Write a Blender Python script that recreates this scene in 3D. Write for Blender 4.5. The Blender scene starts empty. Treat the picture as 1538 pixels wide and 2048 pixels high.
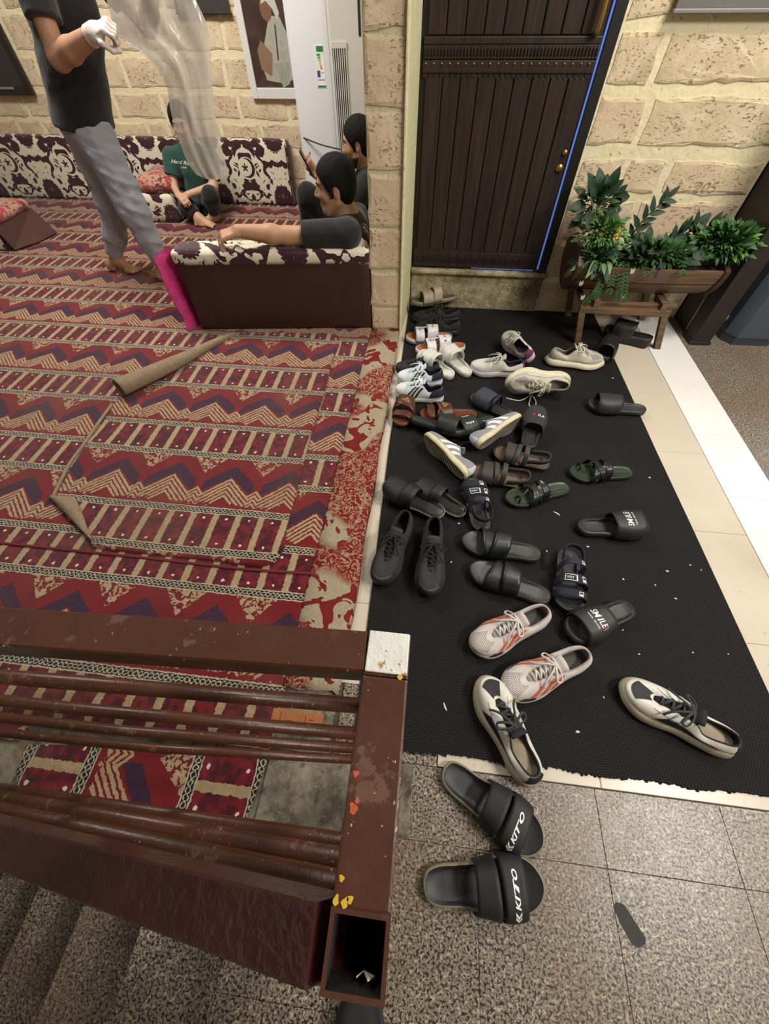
import bpy, bmesh, math, random
import numpy as np
from mathutils import Vector, Matrix

random.seed(7)
rng = np.random.default_rng(11)
SC = bpy.context.scene
COL = SC.collection
PI = math.pi

# ------------------------------------------------------------------ camera
CAM_H = 1.30
CAM_F = 760.76
CAM_R = np.array([[0.99375102, 0.08615737, -0.07096349],
                  [0.11138443, -0.80668429, 0.58039122],
                  [-0.00724015, -0.5846686, -0.81123992]])
cam = bpy.data.cameras.new('camera')
cam.sensor_fit = 'HORIZONTAL'
cam.sensor_width = 36.0
cam.lens = 36.0 * CAM_F / 1538.0
cam.clip_start = 0.02
cam.clip_end = 100
co = bpy.data.objects.new('camera', cam)
COL.objects.link(co)
_m = np.eye(4)
_m[:3, 0] = CAM_R[:, 0]; _m[:3, 1] = -CAM_R[:, 1]; _m[:3, 2] = -CAM_R[:, 2]; _m[2, 3] = CAM_H
co.matrix_world = Matrix(_m.tolist())
SC.camera = co

# ------------------------------------------------------------------ world, lamps, exposure
SC.view_settings.view_transform = 'Standard'
SC.view_settings.look = 'None'
SC.view_settings.gamma = 1.0
SC.view_settings.use_curve_mapping = False
SC.view_settings.exposure = 0.22
SC.cycles.use_denoising = True
SC.cycles.max_bounces = 6
SC.cycles.diffuse_bounces = 3
SC.cycles.glossy_bounces = 3
SC.cycles.transparent_max_bounces = 8
w = bpy.data.worlds.new('room_ambient')
w.use_nodes = True
w.node_tree.nodes['Background'].inputs['Color'].default_value = (1.0, 0.96, 0.90, 1)
w.node_tree.nodes['Background'].inputs['Strength'].default_value = 0.22
SC.world = w


def lamp(name, loc, target, sx, sy, power, col):
    l = bpy.data.lights.new(name, 'AREA')
    l.shape = 'RECTANGLE'; l.size = sx; l.size_y = sy; l.energy = power; l.color = col
    o = bpy.data.objects.new(name, l)
    COL.objects.link(o)
    o.location = loc
    d = Vector(target) - Vector(loc)
    o.rotation_euler = d.to_track_quat('-Z', 'Y').to_euler()
    return o


lamp('ceiling_lamp_entrance', (2.35, 0.0, 2.9), (0.9, 0.9, 0.0), 1.2, 0.2, 78, (1.0, 0.95, 0.87))
lamp('ceiling_lamp_seating', (-2.0, 2.9, 2.9), (-2.0, 3.4, 0.0), 1.4, 0.5, 84, (1.0, 0.95, 0.88))
lamp('ceiling_lamp_doorway', (1.5, 1.6, 2.9), (0.9, 2.2, 0.0), 0.9, 0.2, 40, (1.0, 0.94, 0.82))
lamp('ceiling_lamp_corridor', (5.0, 5.0, 2.9), (1.2, 1.8, 0.0), 1.6, 0.2, 40, (0.88, 0.94, 1.0))


# ------------------------------------------------------------------ measuring helpers
def ray(u, v):
    return CAM_R @ np.array([(u - 769) / CAM_F, (v - 1024) / CAM_F, 1.0])


def gp(u, v, z=0.0):
    d = ray(u, v)
    return d * ((z - CAM_H) / d[2]) + np.array([0, 0, CAM_H])


def yp(u, v, Y):
    d = ray(u, v)
    return d * (Y / d[1]) + np.array([0, 0, CAM_H])


# ------------------------------------------------------------------ objects
def tag(o, label=None, cat=None, group=None, kind=None):
    if label: o['label'] = label
    if cat: o['category'] = cat
    if group: o['group'] = group
    if kind: o['kind'] = kind
    return o


def thing(name, label, cat, loc=(0, 0, 0), rot=(0, 0, 0), group=None):
    o = bpy.data.objects.new(name, None)
    o.empty_display_size = 0.05
    COL.objects.link(o)
    o.location = loc
    o.rotation_euler = rot
    return tag(o, label, cat, group)


def mk(name, verts, faces, mat, parent=None, smooth=True, fmat=None):
    me = bpy.data.meshes.new(name)
    me.from_pydata([tuple(map(float, v)) for v in verts], [], [tuple(int(i) for i in f) for f in faces])
    mats = mat if isinstance(mat, (list, tuple)) else [mat]
    for m in mats: me.materials.append(m)
    if smooth: me.polygons.foreach_set('use_smooth', [True] * len(me.polygons))
    if fmat is not None: me.polygons.foreach_set('material_index', list(map(int, fmat)))
    me.validate(); me.update()
    o = bpy.data.objects.new(name, me)
    COL.objects.link(o)
    if parent: o.parent = parent
    return o


class MB:
    """collects shapes into one mesh"""
    def __init__(s): s.v = []; s.f = []
    def add(s, v, f):
        n = len(s.v); s.v += [tuple(map(float, p)) for p in v]; s.f += [tuple(int(i) + n for i in q) for q in f]; return s
    def build(s, name, mat, parent=None, smooth=True): return mk(name, s.v, s.f, mat, parent, smooth)


def box_vf(x0, x1, y0, y1, z0, z1, b=0.0):
    """box with optional chamfer b"""
    bm = bmesh.new()
    bmesh.ops.create_cube(bm, size=1.0)
    for v in bm.verts:
        v.co.x = x0 + (v.co.x + .5) * (x1 - x0); v.co.y = y0 + (v.co.y + .5) * (y1 - y0); v.co.z = z0 + (v.co.z + .5) * (z1 - z0)
    if b > 0:
        bmesh.ops.bevel(bm, geom=bm.edges[:], offset=b, segments=2, affect='EDGES', profile=0.6)
    bm.verts.ensure_lookup_table(); bm.verts.index_update()
    v = [tuple(p.co) for p in bm.verts]; f = [[p.index for p in q.verts] for q in bm.faces]
    bm.free()
    return v, f


def box(name, x0, x1, y0, y1, z0, z1, mat, parent=None, b=0.0, smooth=False):
    v, f = box_vf(x0, x1, y0, y1, z0, z1, b)
    return mk(name, v, f, mat, parent, smooth)


def grid_faces(nu, nv, closed_u=False, closed_v=False, flip=False):
    F = []
    for i in range(nu if closed_u else nu - 1):
        for j in range(nv if closed_v else nv - 1):
            a = i * nv + j; b = ((i + 1) % nu) * nv + j; c = ((i + 1) % nu) * nv + (j + 1) % nv; d = i * nv + (j + 1) % nv
            F.append((a, d, c, b) if flip else (a, b, c, d))
    return F


def tube_vf(pts, r, n=7, cap=True, flat=1.0):
    P = np.array(pts, float); m = len(P)
    T = np.gradient(P, axis=0); T /= np.linalg.norm(T, axis=1)[:, None] + 1e-9
    up = np.array([0, 0, 1.0]) if abs(T[0][2]) < .9 else np.array([1.0, 0, 0])
    R = np.broadcast_to(np.asarray(r, float), (m,))
    V = []
    N = np.cross(T[0], up); N /= np.linalg.norm(N)
    for i in range(m):
        N = N - T[i] * (N @ T[i]); N /= np.linalg.norm(N) + 1e-9
        B = np.cross(T[i], N)
        for k in range(n):
            a = 2 * PI * k / n
            V.append(P[i] + R[i] * (math.cos(a) * N + flat * math.sin(a) * B))
    F = grid_faces(m, n, False, True)
    if cap:
        F.append(tuple(range(n))); F.append(tuple(range((m - 1) * n, m * n))[::-1])
    return V, F


def tube(name, pts, r, mat, parent=None, n=7, flat=1.0):
    v, f = tube_vf(pts, r, n, True, flat)
    return mk(name, v, f, mat, parent)


def lathe_vf(prof, n=24):
    V = []; F = []
    for (r, z) in prof:
        for k in range(n):
            a = 2 * PI * k / n; V.append((r * math.cos(a), r * math.sin(a), z))
    return V, grid_faces(len(prof), n, False, True)


def spline(pts, n, closed=False):
    """Catmull-Rom through the points"""
    P = np.array(pts, float); m = len(P)
    out = []
    segs = m if closed else m - 1
    for k in range(n):
        t = k / (n if closed else n - 1) * segs
        i = min(int(t), segs - 1); f = t - i
        if closed: p0, p1, p2, p3 = P[(i - 1) % m], P[i % m], P[(i + 1) % m], P[(i + 2) % m]
        else: p0, p1, p2, p3 = P[max(i - 1, 0)], P[i], P[i + 1], P[min(i + 2, m - 1)]
        out.append(.5 * ((2 * p1) + (-p0 + p2) * f + (2 * p0 - 5 * p1 + 4 * p2 - p3) * f * f + (-p0 + 3 * p1 - 3 * p2 + p3) * f ** 3))
    return np.array(out)


_text_cache = {}


def text_mesh(s, shear=0.0, bold=0.0):
    """flat lettering as (vertices 2D centred, faces); height of capitals about 0.7"""
    key = (s, shear, bold)
    if key in _text_cache: return _text_cache[key]
    c = bpy.data.curves.new('lettering', 'FONT'); c.body = s; c.shear = shear; c.offset = bold
    c.align_x = 'CENTER'; c.align_y = 'CENTER'; c.resolution_u = 3
    o = bpy.data.objects.new('lettering', c); COL.objects.link(o)
    dg = bpy.context.evaluated_depsgraph_get()
    me = bpy.data.meshes.new_from_object(o.evaluated_get(dg))
    bm = bmesh.new(); bm.from_mesh(me)
    bmesh.ops.triangulate(bm, faces=bm.faces[:])
    bmesh.ops.subdivide_edges(bm, edges=[e for e in bm.edges if e.calc_length() > .25], cuts=2)
    bm.verts.index_update()
    v = np.array([tuple(p.co) for p in bm.verts]); f = [[q.index for q in p.verts] for p in bm.faces]
    bm.free()
    bpy.data.objects.remove(o); bpy.data.curves.remove(c); bpy.data.meshes.remove(me)
    v[:, 0] -= (v[:, 0].max() + v[:, 0].min()) / 2; v[:, 1] -= (v[:, 1].max() + v[:, 1].min()) / 2
    _text_cache[key] = (v[:, :2], f)
    return _text_cache[key]


# ------------------------------------------------------------------ node language
class S:
    """a socket with arithmetic"""
    def __init__(s, b, o): s.b = b; s.o = o
    def _m(s, op, *a): return s.b.math(op, s, *a)
    def __add__(s, o): return s._m('ADD', o)
    __radd__ = __add__
    def __sub__(s, o): return s._m('SUBTRACT', o)
    def __rsub__(s, o): return s.b.math('SUBTRACT', o, s)
    def __mul__(s, o): return s._m('MULTIPLY', o)
    __rmul__ = __mul__
    def __truediv__(s, o): return s._m('DIVIDE', o)
    def __neg__(s): return s * -1.0
    def abs(s): return s._m('ABSOLUTE')
    def sin(s): return s._m('SINE')
    def cos(s): return s._m('COSINE')
    def frac(s): return s._m('FRACT')
    def floor(s): return s._m('FLOOR')
    def sqrt(s): return s._m('SQRT')
    def pow(s, k): return s._m('POWER', k)
    def min(s, o): return s._m('MINIMUM', o)
    def max(s, o): return s._m('MAXIMUM', o)
    def lt(s, o): return s._m('LESS_THAN', o)
    def gt(s, o): return s._m('GREATER_THAN', o)
    def sat(s): return s.max(0.0).min(1.0)
    def step(s, a, b):
        """smooth 0..1 ramp from a to b"""
        return s.b.maprange(s, a, b)


class B:
    def __init__(s, name):
        s.m = bpy.data.materials.new(name); s.m.use_nodes = True
        s.t = s.m.node_tree; s.n = s.t.nodes; s.l = s.t.links
        s.p = s.n['Principled BSDF']
        s._tc = None
    def node(s, k): return s.n.new(k)
    def put(s, sock, v):
        if isinstance(v, S): s.l.new(v.o, sock)
        elif v is not None:
            if isinstance(v, (tuple, list)) and len(v) == 3 and sock.type == 'RGBA': v = (*v, 1)
            sock.default_value = v
    def math(s, op, *a):
        n = s.node('ShaderNodeMath'); n.operation = op
        for i, x in enumerate(a): s.put(n.inputs[i], x)
        return S(s, n.outputs[0])
    def maprange(s, x, a, b):
        n = s.node('ShaderNodeMapRange'); n.interpolation_type = 'SMOOTHSTEP'; n.clamp = True
        s.put(n.inputs['Value'], x); s.put(n.inputs['From Min'], a); s.put(n.inputs['From Max'], b)
        return S(s, n.outputs['Result'])
    def obj(s):
        if s._tc is None: s._tc = s.node('ShaderNodeTexCoord')
        return S(s, s._tc.outputs['Object'])
    def xyz(s, vec=None):
        n = s.node('ShaderNodeSeparateXYZ'); s.put(n.inputs[0], vec or s.obj())
        return [S(s, o) for o in n.outputs]
    def vec(s, x, y, z=0.0):
        n = s.node('ShaderNodeCombineXYZ')
        for i, q in enumerate((x, y, z)): s.put(n.inputs[i], q)
        return S(s, n.outputs[0])
    def scale(s, v, k):
        n = s.node('ShaderNodeVectorMath'); n.operation = 'MULTIPLY'; s.put(n.inputs[0], v)
        n.inputs[1].default_value = (k, k, k) if isinstance(k, (int, float)) else k
        return S(s, n.outputs[0])
    def vadd(s, a, c):
        n = s.node('ShaderNodeVectorMath'); n.operation = 'ADD'; s.put(n.inputs[0], a); s.put(n.inputs[1], c)
        return S(s, n.outputs[0])
    def noise(s, scale, detail=3.0, vec=None, rough=0.5, dist=0.0, color=False):
        n = s.node('ShaderNodeTexNoise'); s.put(n.inputs['Vector'], vec or s.obj())
        n.inputs['Scale'].default_value = scale; n.inputs['Detail'].default_value = detail
        n.inputs['Roughness'].default_value = rough; n.inputs['Distortion'].default_value = dist
        return S(s, n.outputs['Color' if color else 'Fac'])
    def voro(s, scale, vec=None, out='Distance', feat='F1', rnd=1.0):
        n = s.node('ShaderNodeTexVoronoi'); n.feature = feat; s.put(n.inputs['Vector'], vec or s.obj())
        n.inputs['Scale'].default_value = scale; n.inputs['Randomness'].default_value = rnd
        return S(s, n.outputs[out])
    def rand(s):
        n = s.node('ShaderNodeObjectInfo'); return S(s, n.outputs['Random'])
    def mix(s, fac, a, c):
        n = s.node('ShaderNodeMix'); n.data_type = 'RGBA'
        s.put(n.inputs[0], fac); s.put(n.inputs[6], a); s.put(n.inputs[7], c)
        return S(s, n.outputs[2])
    def bump(s, h, strength=0.5, dist=0.01):
        n = s.node('ShaderNodeBump'); n.inputs['Strength'].default_value = strength; n.inputs['Distance'].default_value = dist
        s.put(n.inputs['Height'], h); s.l.new(n.outputs[0], s.p.inputs['Normal'])
    def set(s, **k):
        for a, v in k.items():
            a = {'base': 'Base Color', 'rough': 'Roughness', 'metal': 'Metallic', 'alpha': 'Alpha', 'sheen': 'Sheen Weight', 'coat': 'Coat Weight',
                 'trans': 'Transmission Weight', 'emit': 'Emission Color', 'emits': 'Emission Strength', 'spec': 'Specular IOR Level', 'ior': 'IOR',
                 'sss': 'Subsurface Weight', 'coatr': 'Coat Roughness'}[a]
            s.put(s.p.inputs[a], v)
        return s


def hexc(h):
    """sRGB hex -> linear"""
    c = [int(h[i:i + 2], 16) / 255 for i in (0, 2, 4)]
    return tuple(x / 12.92 if x <= .04045 else ((x + .055) / 1.055) ** 2.4 for x in c)


_plain = {}


def plain(name, col, rough=0.6, var=0.12, scale=30.0, bump=0.15, bscale=200.0, metal=0.0, sheen=0.0, coat=0.0, spec=0.5):
    """simple procedural material: colour with faint mottling and fine relief"""
    if name in _plain: return _plain[name]
    if isinstance(col, str): col = hexc(col)
    b = B(name)
    dark = tuple(c * (1 - var * 1.6) for c in col); light = tuple(min(1, c * (1 + var)) for c in col)
    b.set(base=b.mix(b.noise(scale, 4), dark, light), rough=rough, metal=metal, sheen=sheen, coat=coat, spec=spec)
    if bump: b.bump(b.noise(bscale, 2), bump, 0.002)
    _plain[name] = b.m
    return b.m

# ================================================================== materials of the place
def carpet_mat(name, oy=0.505, ox=0.0, swap=False, wear=0.0):
    b = B(name)
    x, y, z = b.xyz()
    if swap: x, y = y, x
    wob = b.noise(95, 2)
    wob2 = b.noise(70, 2, vec=b.vadd(b.obj(), (3.1, 7.7, 1.3)))
    x = x + (wob - 0.5) * 0.013 - ox
    y = y + (wob2 - 0.5) * 0.011 - oy
    red = b.mix(b.noise(9, 3), hexc('611217'), hexc('7e1a1e'))
    cream = b.mix(b.noise(40, 2), hexc('94805f'), hexc('b8a37e'))
    PY = 0.493
    v = (y / PY).frac() * PY
    lad = v.lt(0.187)
    # --- row of blocks and cream bars
    q = (x / 0.095).frac()
    bar = (q - 0.5).abs().lt(0.135)
    blk = b.mix(b.noise(34, 3).step(.38, .62), hexc('43121f'), hexc('741a24'))
    dx = ((q * 2.0 + 0.5).frac() - 0.5) * 0.0475
    dv = ((v - 0.0935).abs() - 0.058)
    dot = (dx * dx + dv * dv).lt(0.00003)
    ladc = b.mix(dot, blk, hexc('d6cdb4'))
    ladc = b.mix(bar, ladc, cream)
    # --- row of zigzags
    v2 = v - 0.187
    U = ((x / 0.26).frac() - 0.5).abs() * 0.26
    U2 = 0.13 - U
    d1 = 0.178 - v2 - U * 0.95
    d2 = 0.120 - v2 - U2 * 1.0
    low = v2.gt(0.034 + (b.noise(60, 2) - 0.5) * 0.05)
    big = d1.gt(0.0) * d1.lt(0.105) * low * U.lt(0.105)
    st1 = (d1 / 0.0225).frac().lt(0.60)
    small = d2.gt(0.0) * low * U2.lt(0.06)
    st2 = (d2 / 0.022).frac().lt(0.62)
    chev = (big * st1).max(small * st2 * (1.0 - big))
    pz = v2 - (0.186 - U * 0.85)
    pur = pz.gt(0.0) * pz.lt(0.062) * U.lt(0.112)
    fl = (v2 - 0.196 - U2 * 1.25).gt(0.0) * b.noise(62, 2, dist=0.9).gt(0.50)
    spk = b.voro(26, vec=b.vec(x, y, 0.0)).lt(0.10) * v2.lt(0.06)
    zig = b.mix(pur, red, b.mix(b.noise(60, 3), hexc('2a1729'), hexc('43233c')))
    zig = b.mix(chev.max(fl).max(spk), zig, cream)
    colr = b.mix(lad, zig, ladc)
    # --- dark chain bands on both sides of the block row
    d0 = v.min(PY - v)
    d3 = (v - 0.187).abs()
    db = d0.min(d3)
    sgn = v - 0.187
    wv = (x * (2 * PI / 0.034)).sin() * 0.0075
    vv = b.mix(d0.lt(d3), sgn, b.mix(v.lt(0.2), v - PY, v))
    vvs = b.xyz(vv)[0]
    chain = (vvs - wv).abs().min((vvs + wv).abs()).lt(0.0022)
    edge = (db - 0.0145).abs().lt(0.0026)
    band = b.mix(chain.max(edge), hexc('1f1e29'), hexc('b3a88b'))
    colr = b.mix(db.lt(0.0165), colr, band)
    # fading and dirt of the worn pile
    colr = b.mix(b.noise(2.3, 4).step(.45, .75) * 0.25, colr, hexc('6e5748'))
    b.set(base=colr, rough=0.95, sheen=0.15, spec=0.15)
    b.bump(b.noise(420, 2) + b.noise(90, 2) * 0.7, 0.7, 0.006)
    return b.m


def strip_mat():
    b = B('worn_red_runner')
    n = b.noise(13, 4, dist=0.8)
    big = b.noise(3.2, 1, vec=b.vadd(b.obj(), (5, 1, 0))).step(.47, .53)
    fleur = b.noise(12, 2, dist=1.1).gt(0.46)
    line = (b.noise(30, 3, dist=1.6) - 0.5).abs().lt(0.035)
    red = b.mix(b.noise(30, 3), hexc('661a1c'), hexc('852a29'))
    grey = b.mix(b.noise(120, 2), hexc('8f8069'), hexc('b3a68b'))
    colr = b.mix(line * (1 - big), red, hexc('a58a6c'))
    colr = b.mix(fleur * big, colr, grey)
    b.set(base=colr, rough=0.95, spec=0.15)
    b.bump(b.noise(350, 2) + fleur * big * 0.8, 0.7, 0.006)
    return b.m


def damask_mat(name, flip=False):
    b = B(name)
    x, y, z = b.xyz()
    X = x + y * 0.6
    Z = z + y * 0.8
    px, pz = 0.60, 0.46
    cx = (X / px).frac() - 0.5
    cz = (Z / pz).frac() - 0.5
    mx = cx.abs() * px
    mz = cz.abs() * pz
    vec = b.vec(mx, Z * 1.0, 0.3)
    leaf = b.noise(11, 2.5, vec=vec, dist=1.1).gt(0.50)
    fine = b.noise(46, 1.0, vec=vec, dist=0.8).gt(0.70)
    pat = leaf.max(fine)
    # dark sunflower oval at the cell corner
    ox, oz = 0.30 - mx, 0.23 - mz
    rr = (ox * ox / 0.0105 + oz * oz / 0.017).sqrt() + (b.noise(60, 2, vec=vec) - 0.5) * 0.5
    oval = rr.lt(0.86)
    ring = rr.lt(1.12) * rr.gt(0.86)
    seeds = b.voro(75, vec=vec).lt(0.18) * rr.lt(0.5) * ox.gt(0.0)
    # crescent and star in the middle of the cell
    qx, qz = cx * px, cz * pz
    r1 = (qx * qx + qz * qz).sqrt()
    r2 = ((qx + 0.020) * (qx + 0.020) + (qz - 0.004) * (qz - 0.004)).sqrt()
    cres = r1.lt(0.074) * r2.gt(0.066)
    clear = r1.lt(0.082)
    sx, sz = qx + 0.018, qz - 0.002
    ang = b.math('ARCTAN2', sx, sz)
    sr = (sx * sx + sz * sz).sqrt()
    star = sr.lt(0.022 + (ang * 5.0).cos() * 0.011)
    pat = (pat * (1 - ring)).max(oval) * (1 - seeds)
    pat = (pat * (1 - clear)).max(cres).max(star)
    mar = b.mix(b.noise(90, 2), hexc('2e141b'), hexc('451c27'))
    crm = b.mix(b.noise(60, 2), hexc('cfc5ad'), hexc('e2dac4'))
    b.set(base=b.mix(pat, crm, mar), rough=0.85, sheen=0.3, spec=0.2)
    b.bump(pat + b.noise(300, 1) * 0.5, 0.5, 0.003)
    return b.m


def stone_mat():
    b = B('coral_stone')
    r = b.rand()
    n = b.noise(6, 5, rough=0.65)
    c = b.mix(n.step(.3, .7), hexc('c4b190'), hexc('ddccae'))
    c = b.mix(r, c, b.mix(n, hexc('cbb397'), hexc('d9c2a6')))
    pv = b.vec(*[q * k for q, k in zip(b.xyz(b.vadd(b.obj(), b.scale(b.noise(11, 2, color=True), 0.05))), (0.7, 1.0, 1.3))])
    pit = b.noise(75, 3, vec=pv, dist=0.4).step(.57, .66) * b.noise(9, 2).step(.40, .55)
    pit2 = b.noise(190, 2).step(.66, .74)
    c = b.mix(pit * .8, c, hexc('8f7a56'))
    c = b.mix(pit2 * 0.4, c, hexc('a68c66'))
    c = b.mix(b.noise(2.7, 3).step(.5, .72) * 0.6, c, hexc('e0d3ae'))
    c = b.mix(b.noise(4.5, 4, vec=b.vadd(b.obj(), (7, 3, 2))).step(.58, .75) * 0.5, c, hexc('a8997c'))
    b.set(base=c, rough=0.92, spec=0.2)
    b.bump(b.noise(40, 5) * 0.7 - pit * 0.9 - pit2 * 0.4, 0.6, 0.006)
    return b.m


def mortar_mat(name='cream_mortar', a='ddd0a8', c2='eadfbd'):
    b = B(name)
    c = b.mix(b.noise(9, 5), hexc(a), hexc(c2))
    c = b.mix(b.noise(55, 3).gt(0.68), c, hexc('b39f6f'))
    b.set(base=c, rough=0.95, spec=0.2)
    b.bump(b.noise(30, 5), 0.6, 0.008)
    return b.m


def granite_mat(name, lo='4a4440', dark=1.0):
    b = B(name)
    n1 = b.noise(250, 4, rough=0.7)
    n2 = b.noise(165, 3, vec=b.vadd(b.obj(), (4, 2, 1)))
    n3 = b.noise(3.0, 3)
    def k(h): return tuple(q * dark for q in hexc(h))
    c = b.mix(n1.step(.38, .62), k('6b6156'), k('c0b09a'))
    c = b.mix(n2.step(0.525, .56), c, k('2b2a2b'))
    c = b.mix(b.noise(120, 2, vec=b.vadd(b.obj(), (9, 9, 9))).step(.60, .63), c, k('d6c3a6'))
    c = b.mix(n3.step(.42, .72) * 0.4, c, k('866a50'))
    b.set(base=c, rough=b.noise(20, 3) * 0.2 + 0.26, spec=0.45)
    b.bump(n1, 0.12, 0.002)
    return b.m


def tile_mat(name, a, c2, dirt='9b8a72', rough=0.3):
    b = B(name)
    c = b.mix(b.noise(4, 5), hexc(a), hexc(c2))
    c = b.mix(b.noise(60, 3).gt(0.70) * 0.6, c, hexc(dirt))
    c = b.mix(b.noise(1.7, 4).step(.5, .8) * 0.35, c, hexc(dirt))
    b.set(base=c, rough=rough, spec=0.45)
    b.bump(b.noise(60, 3), 0.06, 0.002)
    return b.m


def rubber_mat():
    b = B('black_ribbed_rubber')
    x, y, z = b.xyz()
    P = 0.0085
    h = (x * (2 * PI / P)).sin() * 0.5 + 0.5
    row = (y / 0.0062).floor() * 0.5
    dots = ((x / P + row).frac() - 0.5).abs() * 2.0
    dy = ((y / 0.0062).frac() - 0.5).abs() * 2.0
    hh = (1.0 - dots).step(.15, .7) * (1.0 - dy).step(.1, .6)
    c = b.mix(hh, hexc('060606'), hexc('262524'))
    c = b.mix(b.noise(3.5, 4).step(.5, .8) * 0.35, c, hexc('262421'))
    b.set(base=c, rough=0.75, spec=0.22)
    b.bump(hh, 0.55, 0.003)
    return b.m


def paint_mat():
    b = B('chipped_brown_paint')
    c = b.mix(b.noise(14, 4), hexc('3d2014'), hexc('56301e'))
    scuff = b.noise(38, 4, rough=0.65).step(.58, .66) * b.noise(9, 2).step(.42, .55)
    chip = b.noise(150, 3, rough=0.7).gt(0.68) * b.noise(22, 2).gt(0.48)
    c = b.mix(scuff * .6, c, hexc('6e5446'))
    c = b.mix(chip, c, hexc('a8937f'))
    b.set(base=c, rough=b.noise(30, 3) * 0.3 + 0.2, spec=0.5)
    b.bump(b.noise(70, 4) - chip * 0.5 - scuff * .3, 0.22, 0.003)
    return b.m


def lumpy_paint_mat():
    b = B('wrinkled_brown_paint')
    c = b.mix(b.noise(12, 4), hexc('34191a'), hexc('4c2a26'))
    b.set(base=c, rough=0.2, spec=0.6)
    b.bump(b.noise(85, 4, dist=0.5), 0.55, 0.005)
    return b.m


def wood_mat(name, a, c2, sc=(2, 26, 26), rough=0.5):
    b = B(name)
    v = b.scale(b.obj(), sc)
    n = b.noise(1.6, 5, vec=v, dist=0.6)
    c = b.mix(n.step(.25, .75), hexc(a), hexc(c2))
    c = b.mix(b.rand() * 0.35, c, hexc(a))
    b.set(base=c, rough=rough, spec=0.4)
    b.bump(n, 0.25, 0.003)
    return b.m


M_CARPET = carpet_mat('patterned_carpet')
M_RUG = carpet_mat('patterned_carpet_loose', oy=0.645, ox=0.115)
M_SCRAP = carpet_mat('patterned_carpet_offcut', oy=-1.04, ox=-0.01, swap=True)
M_STRIP = strip_mat()
M_BACKING = plain('carpet_backing', '8d7a62', .95, .25, 60, .6, 300)
M_DAMASK = damask_mat('floral_upholstery')
M_MAROON = plain('maroon_velvet', '4a1c28', .9, .2, 40, .3, 300, sheen=.3)
M_STONE = stone_mat()
M_MORTAR = mortar_mat()
M_PLASTER = mortar_mat('pale_plaster', 'bdb98f', 'd2cba6')
M_GRANITE = granite_mat('speckled_granite', dark=0.66)
M_CREAM = tile_mat('cream_tile', 'beb2a0', 'cec3b2')
M_WHITE = tile_mat('white_tile', 'dfdcd8', 'eceae7', 'b9b2a6', .25)
M_GROUT = plain('dark_grout', '5a4f45', .95, .3, 30, .3)
b = B('dirty_concrete')
n_ = b.noise(10, 5, rough=.65); c_ = b.mix(n_.step(.3, .7), hexc('4c463c'), hexc('8a8271')); c_ = b.mix(b.noise(25, 4).step(.55, .7) * .7, c_, hexc('2f2b27')); c_ = b.mix(b.noise(160, 2).step(.66, .72) * .6, c_, hexc('a49b88'))
b.set(base=c_, rough=.95, spec=.2); b.bump(n_ + b.noise(60, 4), .6, .006)
M_CONC = b.m
M_RUBBER = rubber_mat()
M_PAINT = paint_mat()
M_LUMPY = lumpy_paint_mat()
M_DARKHOLE = plain('post_inside_black', '120d0b', .9, .4, 30)  # near-black colour for the inner faces of the open post

# ================================================================== the setting
def structure(name, *a, **k):
    o = mk(name, *a, **k); return tag(o, kind='structure')


def sbox(name, *a, **k):
    o = box(name, *a, **k); return tag(o, kind='structure')


def panel_piece(name, x0, x1, y0, y1, z, h, mat, parent, b=0.002):
    return box(name, x0, x1, y0, y1, z - h, z, mat, parent, .0008 if 'granite' in name else b)


# --- floor: grout bed with granite, cream and white tiles
floor = thing('floor', None, None); tag(floor, kind='structure')
del_keys = [k for k in ('label', 'category') if k in floor]
v, f = box_vf(-0.34, 3.2, -1.6, 3.0, -0.12, -0.004)
mk('grout_bed', v, f, M_GROUT, floor, smooth=False)
G = 0.0005
gx = [0.24 + 0.325 * k for k in range(-2, 10)]
for i in range(len(gx) - 1):
    x0, x1 = max(gx[i], -0.34), gx[i + 1]
    ys = [-1.31, -1.01, -0.71, -0.41, -0.106, 0.058]
    if x1 <= -0.0: ys[-1] = 0.058
    for j in range(len(ys) - 1):
        if x0 < -.13 and ys[j + 1] > 0: pass
        panel_piece('granite_tile', x0 + G, x1 - G, ys[j] + G, ys[j + 1] - G, 0.0, 0.02, M_GRANITE, floor)
panel_piece('granite_tile', -0.165, -0.04, 0.06, 0.25, 0.0, 0.02, M_GRANITE, floor)
panel_piece('granite_tile', -0.038, 0.132, 0.06, 0.085, 0.0, 0.02, M_GRANITE, floor)
panel_piece('concrete_patch', -0.345, -0.105, -0.124, 0.056, 0.002, 0.01, M_CONC, floor)
panel_piece('concrete_patch', 0.036, 0.066, -0.104, 0.056, 0.0012, 0.01, M_CONC, floor)
gx2 = [1.562, 1.88, 2.205, 2.53, 2.855]
gy2 = [0.06, 0.36, 0.65, 0.94, 1.235, 1.524, 1.82, 2.117, 2.413, 2.70]
for i in range(len(gx2) - 1):
    for j in range(len(gy2) - 1):
        panel_piece('granite_tile', gx2[i] + G, gx2[i + 1] - G, gy2[j] + G, gy2[j + 1] - G, 0.0, 0.02, M_GRANITE, floor)
cx = [-0.178, 0.135, 0.585, 1.035, 1.339]
cy = [0.06, 0.52, 0.97, 1.42, 1.87, 2.32, 2.70]
for i in range(4):
    for j in range(6):
        y0 = max(cy[j], 0.25) if i == 0 else cy[j]
        panel_piece('cream_tile', cx[i] + G, cx[i + 1] - G, y0 + G, cy[j + 1] - G, 0.0015, 0.02, M_CREAM, floor)
panel_piece('cream_tile', -0.04, 0.134, 0.087, 0.249, 0.0015, 0.02, M_CREAM, floor)
wy = [0.06, 0.38, 0.774, 1.168, 1.562, 1.956, 2.35, 2.70]
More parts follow.
